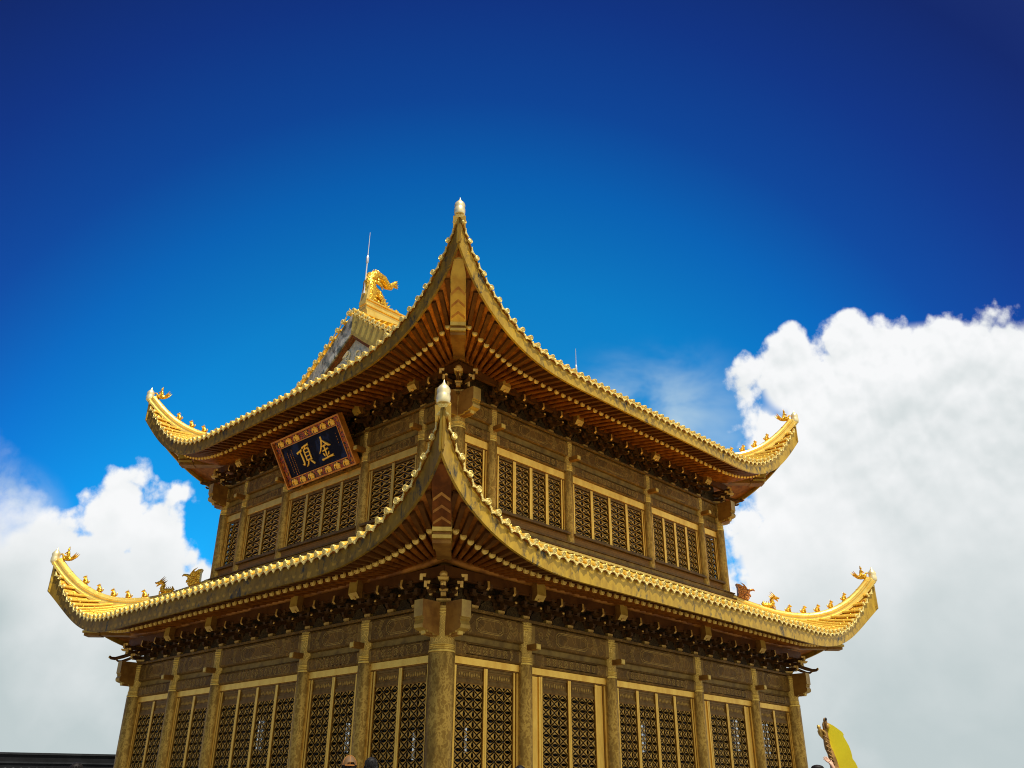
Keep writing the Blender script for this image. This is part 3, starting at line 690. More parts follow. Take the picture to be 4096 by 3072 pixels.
def corner_bracket():
    """cluster on a corner, local -Y is the outward diagonal"""
    mb = MB()
    mb.tbox(0, 0, 0, .06, .13, .13, .17, .17, 1); mb.box((-.17, -.17, .06), (.17, .17, .11), 1)
    for z, y1, w_ in ((.11, .36, .075), (.29, .62, .075)):
        pr = [(.1, z + .13), (.1, z), (-y1 * .7, z), (-y1 * .9, z + .04), (-y1, z + .07), (-y1, z + .13)]
        mb.extr(pr, lambda u, v, d: Vector((d, u, v)), -w_, w_, 0); mb.tbox(0, -y1 + .09, z + .13, z + .18, .085, .085, .11, .11, 1); mb.box((-.06, -y1 - .02, z + .02), (.06, -y1 + .1, z + .11), 1)
    for x in (-.20, .20, 0):
        rr = 1.0 if x else 1.12; z0_ = .0 if x else .07
        pth = [(x * .6, .1, .40 + z0_), (x, -.30 * rr, .31 + z0_), (x * 1.3, -.62 * rr, .18 + z0_), (x * 1.5, -.86 * rr, .11 + z0_), (x * 1.6, -.98 * rr, .12 + z0_), (x * 1.65, -1.04 * rr, .16 + z0_)]
        mb.tube(pth, [.055, .055, .05, .042, .034, .03], 8, 0); mb.blob(pth[-1], .035, None, 1, 7, 5)
    for sx in (-1, 1):
        for k_, (l, z) in enumerate(((.42, .12), (.60, .29), (.74, .43))):
            d = Vector((sx * .7071, -.7071, 0)); n_ = Vector((-d.y, d.x, 0))
            for p_ in (d * l,):
                mb.extr([(0, z + .1), (0, z), (l * .7, z), (l * .95, z + .05), (l, z + .1)], lambda u, v, q: d * u + n_ * q + Vector((0, 0, v)), -.045, .045, 0)
                c = d * (l - .06); mb.tbox(c.x, c.y, z + .1, z + .17, .055, .055, .07, .07, 1)
                c = d * (l + .0); mb.box((c.x - .035, c.y - .035, z + .02), (c.x + .035, c.y + .035, z + .16), 1)
    mb.blob((0, -.66, .56), (.1, .1, .09), None, 1, 9, 6); mb.tbox(0, -.66, .42, .48, .1, .1, .13, .13, 1)
    return mb

def beam_mb(ln, z0, z1, out, pat, thick):
    """painted beam; local X along, origin at bay centre; thin raised lines follow the painted cartouches"""
    mb = MB(); h = ln / 2; e = .05
    prof = [(0, z0 + e), (-.0, z0)]
    yy = -out
    pr = [(thick, z0 + .0), (yy + .05, z0), (yy + .015, z0 + .02), (yy, z0 + .06), (yy, z1 - .06), (yy + .015, z1 - .02), (yy + .05, z1), (thick, z1)]
    mb.loft([[Vector((x, u, v)) for u, v in pr] for x in (-h, h)], 0, False)
    zc = (z0 + z1) / 2; hz = (z1 - z0) / 2 - .065
    def line(pts, w_=.012, closed=True, prd=.004):
        w_ *= 1.45
        n = len(pts)
        for i in range(n if closed else n - 1):
            a, b = Vector(pts[i]), Vector(pts[(i + 1) % n]); d = (b - a); l = d.length
            if l < 1e-6: continue
            d /= l; nn = Vector((-d.y, d.x)) * w_ / 2; a = a - d * w_ / 2; b = b + d * w_ / 2
            q = [a + nn, a - nn, b - nn, b + nn]
            mb.add([(v.x, yy - prd, v.y) for v in q] , [(0, 1, 2, 3)], 1)
    for sgn in (-1, 1):
        for k_ in range(3): x = sgn * (h - .05 - .045 * k_); line([(x, zc - hz), (x, zc + hz)], .016, False)
    inner = h - .17
    if pat == 'hex':
        nh = max(1, int((inner * 2 - .55) / .26)); r = min(hz * .82, .115)
        for i in range(nh):
            cx = (i - (nh - 1) / 2) * .235
            for rr in (r, r * .55): line([(cx + rr * .78 * math.cos(R(90 + 60 * j)) , zc + rr * math.sin(R(90 + 60 * j))) for j in range(6)], .012)
        w_ = nh * .235 / 2 + .12
        for gk in (0, .04):
            line([(-w_ - gk, zc), (-w_ + .07 - gk, zc + hz), (w_ - .07 + gk, zc + hz), (w_ + gk, zc), (w_ - .07 + gk, zc - hz), (-w_ + .07 - gk, zc - hz)], .010)
    else:
        w_ = inner * .62
        oct_ = lambda s_, q: [(-w_ * s_, zc - hz * .45 * q), (-w_ * s_, zc + hz * .45 * q), (-w_ * s_ + .12, zc + hz * .85 * q), (w_ * s_ - .12, zc + hz * .85 * q), (w_ * s_, zc + hz * .45 * q), (w_ * s_, zc - hz * .45 * q), (w_ * s_ - .12, zc - hz * .85 * q), (-w_ * s_ + .12, zc - hz * .85 * q)]
        line(oct_(.72, 1), .014); line(oct_(.64, .8), .010)
        for sgn in (-1, 1):
            for gk in (0, .05, .10):
                x = sgn * (w_ + gk); line([(x - sgn * .06, zc - hz), (x + sgn * .07, zc), (x - sgn * .06, zc + hz)], .012, False)
            cx = sgn * (w_ + (inner - w_) * .62); line([(cx + .07 * math.cos(R(45 * j)), zc + .1 * math.sin(R(45 * j))) for j in range(8)], .010)
    return mb

LAT = {}
def lattice_mesh(wd_, z0, z1, nx, ch):
    key = (round(wd_, 3), round(z0, 3), round(z1, 3), nx, ch)
    if key in LAT: return LAT[key]
    mb = MB(); cw = wd_ / nx; ny = max(1, int(round((z1 - z0) / ch))); cz = (z1 - z0) / ny; t = .026
    def cell(cx, zc, kind):
        hx, hz = cw / 2 - .023, cz / 2 - .023
        outer = []; inn = []; N = 16
        for j in range(N):
            a = 2 * math.pi * j / N
            # rhombus outline
            c_, s_ = math.cos(a), math.sin(a); r = 1 / (abs(c_) + abs(s_)); ox, oz = c_ * r * hx, s_ * r * hz
            ax, az_ = (.80, .46) if kind == 0 else (.34, .78)
            k = (abs(c_) ** 1.5 + abs(s_) ** 1.5) ** (-1 / 1.5)
            ix, iz = c_ * k * hx * ax, s_ * k * hz * az_
            if abs(ix) / hx + abs(iz) / hz > .88: q = .88 / (abs(ix) / hx + abs(iz) / hz); ix *= q; iz *= q
            outer.append((cx + ox, zc + oz)); inn.append((cx + ix, zc + iz))
        cl = lambda p: (max(-wd_ / 2, min(wd_ / 2, p[0])), max(z0, min(z1, p[1])))
        outer = [cl(p) for p in outer]; inn = [cl(p) for p in inn]
        vs = [(x, -t / 2, z) for x, z in outer] + [(x, -t / 2 - .012, z) for x, z in inn] + [(x, t / 2, z) for x, z in inn] + [(x, t / 2, z) for x, z in outer]
        f1, f2 = [], []
        for j in range(N):
            k = (j + 1) % N
            if (Vector(outer[j]) - Vector(outer[k])).length < 1e-4 and (Vector(inn[j]) - Vector(inn[k])).length < 1e-4: continue
            f1.append((j, k, N + k, N + j)); f2.append((N + j, N + k, 2 * N + k, 2 * N + j)); f2.append((3 * N + j, 3 * N + k, k, j))
        mb.add(vs, f1, 0); mb.add(vs, f2, 1)
    for i in range(nx):
        for j in range(ny): cell(-wd_ / 2 + cw * (i + .5), z0 + cz * (j + .5), 0)
    for i in range(nx + 1):
        for j in range(ny + 1): cell(-wd_ / 2 + cw * i, z0 + cz * j, 1)
    # thin backing bars along the rhombus edges
    for i in range(nx):
        for j in range(ny):
            cx, zc = -wd_ / 2 + cw * (i + .5), z0 + cz * (j + .5)
            for sx, sz in ((1, 1), (1, -1), (-1, 1), (-1, -1)):
                a, b = Vector((cx + sx * cw / 2, 0, zc)), Vector((cx, 0, zc + sz * cz / 2)); d = (b - a).normalized(); n_ = Vector((-d.z, 0, d.x)) * .005
                mb.add([a + n_ + Vector((0, .004, 0)), a - n_ + Vector((0, .004, 0)), b - n_ + Vector((0, .004, 0)), b + n_ + Vector((0, .004, 0))], [(0, 1, 2, 3)], 1)
    LAT[key] = mb.mesh('lattice', ['lattice', 'lattice_dark'])
    return LAT[key]
LEAF = {}
def leaf_proto(kind, wd_, z0, z1, nx, ch):
    """door or window leaf: local X along, -Y outwards; z absolute"""
    key = (kind, round(wd_, 2))
    if key in LEAF: return LEAF[key]
    h = wd_ / 2; st = .055; mb = MB()
    ztop = z1; zl1 = z1 - (.36 if kind == 'lattice_door' else .09); zl0 = z0 + (.0 if kind == 'lattice_door' else .10)
    if kind == 'lattice_door': zl0 = 1.75
    for sx in (-1, 1):       # stiles: two rounded mouldings with a groove
        x0, x1 = sorted((sx * h, sx * (h - st)))
        mb.box((x0, -.055, z0), (x1, .02, ztop), 0)
        xm = sx * (h - st - .012); mb.box((min(xm, xm + sx * .012), -.035, z0), (max(xm, xm + sx * .012), .02, ztop), 1)
    a, b = -h + st + .012, h - st - .012
    mb.box((a, -.03, ztop - .055), (b, .02, ztop), 2)
    if kind == 'lattice_door':
        mb.box((a, -.035, zl1 - .005), (b, .02, zl1 + .06), 2)
        mb.box((a, -.03, 1.62), (b, .02, 1.75), 2); mb.box((a, -.012, z0), (b, .02, 1.62), 2)
    else:
        mb.box((a, -.035, z0), (b, .02, z0 + .10), 2)
    mb.box((a, -.028, zl1 - .03), (b, .0, zl1 - .006), 1)
    lf = link(kind, mb.mesh(kind, ['trim', 'trim_dark', 'rail']), None)
    lo = bpy.data.objects.new('lattice', lattice_mesh(b - a - .004, zl0 + .002, zl1 - .03, nx, ch)); C.objects.link(lo); lo.parent = lf; lo.location = (0, .005, 0)
    mb = MB(); mb.add([(a, .06, zl0), (b, .06, zl0), (b, .06, zl1), (a, .06, zl1)], [(0, 1, 2, 3)], 0); local('glass_pane', mb, ['glass_clear' if kind == 'lattice_door' else 'glass'], lf)
    if kind == 'lattice_door':
        mb = MB(); za, zb_ = zl1 + .062, ztop - .057
        mb.box((a, -.012, za), (b, .02, zb_), 0)
        fx = (b - a) / 2 - .05; fz = (zb_ - za) / 2 - .035; zc = (za + zb_) / 2
        for (x0, x1, q0, q1) in ((-fx, fx, zc + fz - .012, zc + fz), (-fx, fx, zc - fz, zc - fz + .012), (-fx, -fx + .012, zc - fz + .0125, zc + fz - .0125), (fx - .012, fx, zc - fz + .0125, zc + fz - .0125)): mb.box((x0, -.024, q0), (x1, -.0125, q1), 1)
        n = 9
        for i in range(n):
            x = (-fx + .07) + (2 * fx - .14) * i / (n - 1); k_ = 1 - abs(i - (n - 1) / 2) / n
            mb.blob((x, -.014, zc + .015 * math.sin(i * 2.1)), (.034, .012, .05 * k_ + .012), None, 2, 7, 5)
        local('carved_panel', mb, ['rail', 'trim_dark', 'beam_line'], lf)
    LEAF[key] = Proto(lf)
    return LEAF[key]

def storey(SS, E, z, rs, rcs, kind):
    """z: neck, beam bottoms and tops ..."""
    zn, zl0, zl1, zu0, zu1, zp, zlint, zfloor, zbase = z
    D = dict(col=Proto(column_proto(rs, rs * .96, zbase, zn, zu1)), cor=Proto(column_proto(rcs, rcs * .92, zbase, zn, zu1)),
             br=Proto(link('bracket_set', bracket_proto().mesh('bracket_set', ['bracket', 'bracket_end']))),
             brc=Proto(link('bracket_set', bracket_proto(True).mesh('bracket_set', ['bracket', 'bracket_end', 'block_side', 'block']))),
             crb=Proto(link('corner_bracket', corner_bracket().mesh('corner_bracket', ['bracket', 'bracket_end']))))
    mb = MB(); zm = (zl1 + zu0) / 2; mb.box((-.085, -.40, -.07), (.085, -.0, .07), 1, {2: 0}); mb.box((-.07, -.415, -.056), (.07, -.402, .056), 0)
    D['end'] = Proto(link('beam_end', mb.mesh('beam_end', ['block', 'block_side']), None, bevel=.008))
    # large carved beam head at the corners
    mb = MB(); H = zp - zu0 + .14
    pr = [(0, H), (-.78, H), (-.78, H * .50), (-.74, H * .475), (-.755, H * .43), (-.72, H * .40), (-.74, H * .36), (-.77, H * .27), (-.75, H * .17), (-.66, H * .12), (-.60, H * .11), (-.58, H * .06), (-.42, H * .05), (-.38, 0), (0, 0)]
    mb.extr(pr, lambda u, v, d: Vector((d, u, v - .14)), -.15, .15, 1, 0)
    D['head'] = Proto(link('beam_head', mb.mesh('beam_head', ['block_dim', 'block_side'])))
    for k in 'RL':
        S = SS[k]; cols = S.cols; L = S.L
        for i, s in enumerate(cols):
            if i == 0 and k == 'L': pass
            elif i in (0, 5): D['cor'].place(S.pt(s, 0, zn), S.rz)
            else: D['col'].place(S.pt(s, 0, zn), S.rz)
            D['end'].place(S.pt(s, .12 if i not in (0, 5) else .2, zm), S.rz)
        D['head'].place(S.pt(0, .0, zu0), S.rz); D['head'].place(S.pt(L, .0, zu0), S.rz)
        # heads that run past the corner the other way at the far ends
        D['head'].place(S.pt(L, 0, zu0), S.rz + (math.pi / 2 if not S.rev else -math.pi / 2))
        # bracket sets
        for i, s in enumerate(cols):
            if 0 < i < 5: D['brc'].place(S.pt(s, 0, zp), S.rz)
            if i < 5:
                w_ = cols[i + 1] - s; n = int(round(w_ / .93)) - 1
                for j in range(n): D['br'].place(S.pt(s + w_ * (j + 1) / (n + 1), 0, zp), S.rz)
        if k == 'R': D['crb'].place(S.pt(0, 0, zp), R(-45)); D['crb'].place(S.pt(L, 0, zp), R(45))
        else: D['crb'].place(S.pt(L, 0, zp), R(-135))
        # plate, infill behind the brackets, board and purlin above
        mb = MB(); a, b = S.pt(-.24 if k == 'R' else -.237, .20, zu1 + .002), S.pt(L + .24, -.2, zp)
        mb.box([min(p, q) for p, q in zip(a, b)], [max(p, q) for p, q in zip(a, b)]); part('plate', mb, ['beam'], hall, S.pt(L / 2, .2, zp), .01)
        mb = MB(); a, b = S.pt(.02, .012, zp + .001), S.pt(L - .02, -.05, zp + .95); mb.box([min(p, q) for p, q in zip(a, b)], [max(p, q) for p, q in zip(a, b)], 0)
        for i in range(5):
            w_ = cols[i + 1] - cols[i]; n = int(round(w_ / .93))
            for j in range(n):
                c = cols[i] + w_ * (j + .5) / n; hw = w_ / n / 2 - .13
                mb.extr([(-hw, 0), (-hw * .72, .08), (-hw * .62, .17), (-hw * .3, .24), (-hw * .18, .32), (0, .36), (hw * .18, .32), (hw * .3, .24), (hw * .62, .17), (hw * .72, .08), (hw, 0)], lambda u, v, d: S.pt(c + u, d, zp + .002 + v), .013, .06, 1)
        part('infill_board', mb, ['infill', 'infill'], hall, S.pt(L / 2, 0, zp))
        mb = MB(); a, b = S.pt(-.40, .44, zp + .555), S.pt(L + .40, .36, zp + .80); mb.box([min(p, q) for p, q in zip(a, b)], [max(p, q) for p, q in zip(a, b)])
        a, b = S.pt(-.40, .46, zp + .535), S.pt(L + .40, .34, zp + .553); mb.box([min(p, q) for p, q in zip(a, b)], [max(p, q) for p, q in zip(a, b)])
        part('eave_board', mb, ['board'], hall, S.pt(L / 2, .4, zp + .6), .006)
        mb = MB(); n = 6 * 4; mb.tube([S.pt(-.45 + (L + .9) * i / n, .40, zp + .905 + .10 * (abs(i / n - .5) * 2) ** 12) for i in range(n + 1)], .115, 14); part('purlin', mb, ['purlin'], hall, S.pt(L / 2, .4, zp + .9))
        # bays
        for i in range(5):
            r0 = rcs if i == 0 else rs; r1 = rcs if i == 4 else rs
            s0, s1 = cols[i] + r0 * .55, cols[i + 1] - r1 * .55; c = (s0 + s1) / 2; w_ = s1 - s0
            for nm, (q0, q1), o_, pt_ in (('upper_beam', (zu0, zu1), .15, 'oct'), ('lower_beam', (zl0, zl1), .115, 'hex')):
                q = link(nm, beam_mb(w_, q0 - zn, q1 - zn, o_, pt_, .1).mesh(nm, ['beam', 'beam_line']), hall, S.pt(c, 0, zn), S.rz)
            mb = MB(); a, b = S.pt(s0, .045, zl1 + .002), S.pt(s1, -.1, zu0 - .002); mb.box([min(p, q) for p, q in zip(a, b)], [max(p, q) for p, q in zip(a, b)]); part('beam_gap', mb, ['gap'], hall, S.pt(c, 0, zm))
            s0, s1 = cols[i] + r0 * .8, cols[i + 1] - r1 * .8; c = (s0 + s1) / 2; w_ = s1 - s0
            # frame: lintel and jambs
            mb = MB()
            def fb(a_, b_, o1, o0, q0, q1, mi):
                a, b = S.pt(a_, o1, q0), S.pt(b_, o0, q1); mb.box([min(p, q) for p, q in zip(a, b)], [max(p, q) for p, q in zip(a, b)], mi)
            fb(s0, s1, .05, -.1, zlint, zl0 - .002, 0); fb(s0, s1, .022, -.1, zlint - .03, zlint - .002, 1)
            jw = .10 if kind == 'lattice_door' else .07
            for e0, e1 in ((s0, s0 + jw), (s1 - jw, s1)): fb(e0, e1, .03, -.1, zfloor, zlint - .032, 0)
            for e0, e1 in ((s0 + jw + .002, s0 + jw + .05), (s1 - jw - .05, s1 - jw - .002)): fb(e0, e1, -.02, -.1, zfloor, zlint - .032, 1)
            part('door_frame' if kind == 'lattice_door' else 'window_frame', mb, ['trim', 'trim_dark'], hall, S.pt(c, 0, zlint), .006)
            inn0, inn1 = s0 + jw + .052, s1 - jw - .052
            if kind == 'lattice_door':
                nl = 4 if i == 2 else 2
                if k == 'R' and i in (1, 3):
                    pw = .30
                    for e0, e1 in ((inn0, inn0 + pw), (inn1 - pw, inn1)):
                        mb = MB(); fb(e0, e1, -.012, -.08, zfloor, zlint - .034, 0); fb(e0 + (0 if e0 != inn0 else pw - .07), e0 + (.07 if e0 != inn0 else pw), .02, -.011, zfloor, zlint - .034, 0)
                        part('side_panel', mb, ['trim', 'trim_dark'], hall, S.pt((e0 + e1) / 2, 0, zlint), .006)
                    inn0 += pw; inn1 -= pw
            else:
                nl = 1 if i in (0, 4) else (4 if (i == 2 or k == 'R') else 2)
            lw = (inn1 - inn0) / nl
            for j in range(nl):
                ce = inn0 + lw * (j + .5)
                if kind == 'lattice_door': pr = leaf_proto(kind, lw - .006, zfloor + .06, zlint - .034, 3 if lw > .72 else 2, .225)
                else: pr = leaf_proto(kind, lw - .006, zfloor, zlint - .034, 2 if lw > .42 else 1, .208)
                pr.place(S.pt(ce, -.03, 0), S.rz)
            if kind == 'lattice_window':
                # sill and dado
                mb = MB(); a, b = S.pt(cols[i] + r0 * .6, .20, zfloor - .085), S.pt(cols[i + 1] - r1 * .6, -.1, zfloor - .003); mb.box([min(p, q) for p, q in zip(a, b)], [max(p, q) for p, q in zip(a, b)]); part('sill', mb, ['sill'], hall, S.pt(c, 0, zfloor), .012)
                mb = MB(); a, b = S.pt(cols[i] + r0 * .6, .09, zbase), S.pt(cols[i + 1] - r1 * .6, -.1, zfloor - .087); mb.box([min(p, q) for p, q in zip(a, b)], [max(p, q) for p, q in zip(a, b)]); part('dado', mb, ['dado'], hall, S.pt(c, 0, zbase))
    # solid dark core added to block light, and plain rear walls
    x0, x1, y0, y1 = SS['R'].p0.x, SS['E'].p0.x, SS['R'].p0.y, SS['B'].p0.y
    if kind == 'lattice_window':
        mb = MB(); mb.box((x0 + .28, y0 + .28, zbase + .01), (x1 - .12, y1 - .12, zp + .9)); part('dark_core', mb, ['core'], hall, ((x0 + x1) / 2, (y0 + y1) / 2, zbase))
        return
    # open ground floor: dark ceiling, and rear walls with narrow door gaps that show the bright sky beyond
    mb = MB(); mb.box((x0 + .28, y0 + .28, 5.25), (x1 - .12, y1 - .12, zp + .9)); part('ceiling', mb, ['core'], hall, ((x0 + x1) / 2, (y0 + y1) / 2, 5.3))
    gaps = dict(E=[], B=[])
    for px, py in ((1388, 2950), (1655, 2985), (1862, 2960), (2575, 2950), (2945, 2940), (3066, 2960), (1040, 2940), (2790, 2990)):
        d = rt2 * ((px - 2048) / 3438.1) + up2 * ((1536 - py) / 3438.1) + fw
        te, tb = (x1 - .2 - CAM.x) / d.x, (y1 - .2 - CAM.y) / d.y
        if te < tb: gaps['E'].append(((CAM + d * te).y, (CAM + d * te).z))
        else: gaps['B'].append(((CAM + d * tb).x, (CAM + d * tb).z))
    for k_, lo_, hi_ in (('E', y0 + .2, y1 - .05), ('B', x0 + .2, x1 - .36)):
        mb = MB(); q = lo_
        def wb(a, b, z0_, z1_):
            if b - a < .01: return
            if k_ == 'E': mb.box((x1 - .30, a, z0_), (x1 - .10, b, z1_))
            else: mb.box((a, y1 - .30, z0_), (b, y1 - .10, z1_))
        for c_, zc_ in sorted(gaps[k_]):
            a, b = max(q, c_ - .17), min(hi_, c_ + .17)
            wb(q, a, zbase + .01, 5.249); wb(a, b, zbase + .01, zc_ - .55); wb(a, b, min(5.2, zc_ + .55), 5.249); q = b
        wb(q, hi_, zbase + .01, 5.249)
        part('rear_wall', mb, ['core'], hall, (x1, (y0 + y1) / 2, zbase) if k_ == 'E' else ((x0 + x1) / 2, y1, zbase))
storey(SL, EL_, (5.0, 4.99, 5.34, 5.49, 6.04, 6.115, 4.82, TZ + .0, TZ), .225, .31, 'lattice_door')
storey(SU, EU_, (11.47, 11.40, 11.76, 11.95, 12.47, 12.55, 11.17, 9.44, 8.3), .19, .235, 'lattice_window')

# apron ridge where the lower roof meets the upper wall
mb = MB()
for k, S in SU.items():
    for (o1, o0, q0, q1, mi) in ((.34, .02, 8.45, 8.80, 0), (.37, .0, 8.802, 8.86, 1), (.27, .0, 8.862, 9.02, 2), (.31, .0, 9.022, 9.07, 1)):
        a, b = S.pt(-o1, o1, q0), S.pt(S.L + o1, o0, q1)
        lo_ = [min(p, q) for p, q in zip(a, b)]; hi_ = [max(p, q) for p, q in zip(a, b)]
        if k in 'LE': lo_[1] = SU['R'].p0.y - o0; hi_[1] = SU['B'].p0.y + o0
        mb.box(lo_, hi_, mi)
part('apron_ridge', mb, ['ridge', 'sill', 'gap'], hall, (LX / 2, 1.2, 9), .01)

# ------------------------------------------------------------------ gable and main ridge
def zmain(y):
    t = 2.40 + (YC - uy[0]) - abs(y - YC); return EU_.z0 - .07 + EU_.c1 * t + EU_.c2 * t * t
def gable(xo, sgn):
    """sgn -1: outward is -x"""
    ys = [YC + d for d in [-5.4 + 10.8 * i / 36 for i in range(37)]]
    g = MB(); P = lambda x, y, z: Vector((xo + sgn * x, y, z))
    g.add([P(-.25, YC - 5.2, zmain(YC - 5.2) - .1), P(-.25, YC + 5.2, zmain(YC + 5.2) - .1), P(-.25, YC, zmain(YC) - .15)], [(0, 1, 2)], 0)
    go = part('gable', g, ['relief_back'], hall, (xo, YC, 16))
    for half, mt in ((1, 'barge'), (-1, 'barge_y')):
        m_ = MB(); pts = [y for y in ys if (y - YC) * half >= -1e-6]
        rings = [[P(.0, y, zmain(y) - .14), P(.0, y, zmain(y) - .14 - .84), P(-.09, y, zmain(y) - .98), P(-.09, y, zmain(y) - .14)] for y in pts]
        m_.loft(rings, 0, False); part('barge_board', m_, [mt], go, (xo, YC + 2 * half, 16))
        m_ = MB()
        for (d0, d1, x0) in ((.985, 1.045, -.06), (1.05, 1.11, -.10)):
            m_.loft([[P(x0, y, zmain(y) - d0), P(x0, y, zmain(y) - d1), P(x0 - .15, y, zmain(y) - d1), P(x0 - .15, y, zmain(y) - d0)] for y in pts], 0, False)
        part('moulding', m_, ['moulding'], go, (xo, YC + 2 * half, 16))
    # carved scroll relief
    m_ = MB(); rr = random.Random(3)
    for i in range(70):
        d = rr.uniform(-3.6, 3.6); y = YC + d; zt = zmain(y) - 1.3; zlo = 14.6
        if zt < zlo + .15: continue
        z = rr.uniform(zlo, zt); r = rr.uniform(.14, .28); s0 = rr.uniform(0, 6.3); tw = rr.choice((-1, 1))
        pts = []
        for q in range(15):
            a_ = s0 + tw * q * .42; ra = r * (1 - q / 19)
            pts.append(P(-.22, y + ra * math.cos(a_), min(z + ra * math.sin(a_), zmain(y + ra * math.cos(a_)) - 1.16)))
        m_.tube(pts, [.045 * (1 - .5 * q / 14) for q in range(15)], 6, 0)
    part('carved_relief', m_, ['relief'], go, (xo, YC, 15.5))
    # rake tiles: short round rows laid across the edge with pointed drips
    m_ = MB(); n = 34
    for i in range(n):
        y = YC + (i - (n - 1) / 2) * .31
        if abs(y - YC) > 5.3: continue
        z = zmain(y) + .02; e = .02
        t = Vector((0, .1, zmain(y + .05) - zmain(y - .05))).normalized()
        u = Vector((0, -t.z, t.y));  u = -u if u.z < 0 else u
        c = P(.10, y, z); c2 = P(-.75, y, z)
        ring = lambda r, cc: [cc + t * (math.cos(x) * r) + u * (math.sin(x) * r) for x in [2 * math.pi * j / 12 for j in range(12)]]
        m_.loft([ring(.085, c2), ring(.085, c)], 0, True, False); m_.loft([ring(.09, P(.06, y, z)), ring(.094, P(.12, y, z)), ring(.07, P(.128, y, z)), ring(.03, P(.115, y, z))], 1, False)
        y2 = y + .155; c3 = P(.09, y2, zmain(y2) - .03); wd_ = .13
        dn = Vector((0, 0, -1))
        f = [(-1, .03), (-.92, -.04), (-.5, -.09), (0, -.18), (.5, -.09), (.92, -.04), (1, .03), (0, -.02)]
        m_.extr([(q * wd_, v) for q, v in f], lambda q, v, d: c3 + t * q - dn * v + Vector((sgn * d, 0, 0)), 0, .025, 1)
        m_.blob(P(-.12, y, z + .1), (.03, .03, .045), None, 0, 6, 4)
    part('rake_tiles', m_, ['tile', 'tile_face'], go, (xo, YC, 17))
gable(1.95, -1); gable(LX - 1.95, 1)
mb = MB(); zr = zmain(YC)
for (w_, q0, q1) in ((.30, zr - .1, zr + .12), (.24, zr + .121, zr + .30), (.29, zr + .301, zr + .37), (.22, zr + .371, zr + .56), (.27, zr + .561, zr + .62)):
    mb.box((2.35, YC - w_, q0), (LX - 2.35, YC + w_, q1))
n = 20; mb.tube([(2.4, YC, zr + .62), (LX - 2.4, YC, zr + .62)], .16, 12)
mr = part('main_ridge', mb, ['ridge'], hall, (LX / 2, YC, zr), .015)
def ridge_dragon(mb):
    """end dragon, local X towards the middle of the ridge, z from the ridge line"""
    mb.extr([(-.10, -.1), (-.02, -.1), (.16, .95), (.02, .95)], lambda u, v, d: Vector((u, d, v)), -.20, .20, 1)      # back plate
    mb.tube([(.18, 0, .15), (.22, 0, .55), (.16, 0, .95), (.22, 0, 1.28), (.45, 0, 1.44), (.75, 0, 1.40), (.98, 0, 1.20), (1.14, 0, 1.24), (1.24, 0, 1.38)], [.24, .27, .25, .22, .20, .18, .16, .13, .10], 12, 0)
    for a_ in (-.5, -.1, .35, .8, 1.2): mb.tube([(1.2, 0, 1.36), (1.36, .05 * math.sin(a_ * 5), 1.40 + .12 * a_), (1.44 + .08 * math.cos(a_), 0, 1.42 + .20 * a_)], [.08, .06, .008], 6, 0)    # tail fan
    mb.tube([(.2, 0, .75), (.5, 0, .62), (.72, 0, .42), (.9, 0, .2), (1.1, 0, .05), (1.35, 0, .0), (1.52, 0, .08), (1.54, 0, .28), (1.46, 0, .34)], [.22, .22, .19, .17, .13, .11, .10, .085, .05], 10, 0)
    rr = random.Random(5)
    for i in range(13):
        f = i / 12; x = .18 + .8 * f; z = 1.25 + .38 * math.sin(min(1, f * 1.25) * math.pi) ** .6 - .12 * f
        mb.tube([(x, 0, z - .05), (x - .03, 0, z + .13)], [.06, .008], 5, 0)
    for i in range(8):
        f = i / 7; x = .55 + .75 * f; z = .74 - .62 * f
        mb.tube([(x, 0, z), (x + .12, 0, z + .14)], [.06, .006], 5, 0)
    for sy in (-1, 1):
        for i in range(16):
            mb.blob((rr.uniform(.08, .6), sy * rr.uniform(.17, .25), rr.uniform(.15, 1.2)), (rr.uniform(.05, .1), .05, rr.uniform(.05, .1)), None, 0, 6, 4)
        mb.tube([(.45, sy * .2, .45), (.62, sy * .25, .3), (.6, sy * .25, .12)], [.08, .06, .04], 6, 0)
        mb.tube([(.3, sy * .2, 1.0), (.5, sy * .24, .95), (.62, sy * .22, .78)], [.07, .06, .02], 6, 0)
for x, rz in ((2.42, 0), (LX - 2.42, math.pi)):
    mb = MB(); ridge_dragon(mb); o = local('ridge_dragon', mb, ['beast', 'ridge'], mr); o.location = Vector((x, YC, zr + .50)) - WORG[mr]; o.rotation_euler = (0, 0, rz)

# ------------------------------------------------------------------ lightning rods
def rod(x, label, z0, z1):
    mb = MB(); b = (x, YC, z0)
    mb.tube([(0, 0, 0), (.01, 0, 1.32)], .028, 8); mb.tube([(.01, 0, 1.32), (.012, 0, 1.36), (.012, 0, 1.60), (.014, 0, 1.66)], [.03, .055, .055, .03], 8); mb.tube([(.014, 0, 1.66), (.02, 0, z1 - z0)], [.020, .011], 7)
    mb.tube([(0, 0, -.05), (0, 0, .06)], .06, 8)
    o = link('lightning_rod', mb.mesh('lightning_rod', ['steel']), None, b); o['label'] = label; o['category'] = 'lightning rod'; o['group'] = 'lightning rods on the roof ridge'
rod(2.36, 'tall pale lightning rod beside the golden ridge dragon on the gable end', zr + .95, 21.81)
rod(LX - 2.25, 'thin lightning rod tip showing above the right roof edge of the hall', zr + .95, 21.62)

# ------------------------------------------------------------------ name board
pq = thing('name_board', 'dark blue temple name board with gold characters 頂金 and elephant border, hung under upper eave', 'sign', (1.341, 7.617, 11.467))
PW, PH, PT = 3.795, 1.71, .552
pq.rotation_euler = Euler((PT, 0, -math.pi / 2), 'XYZ')
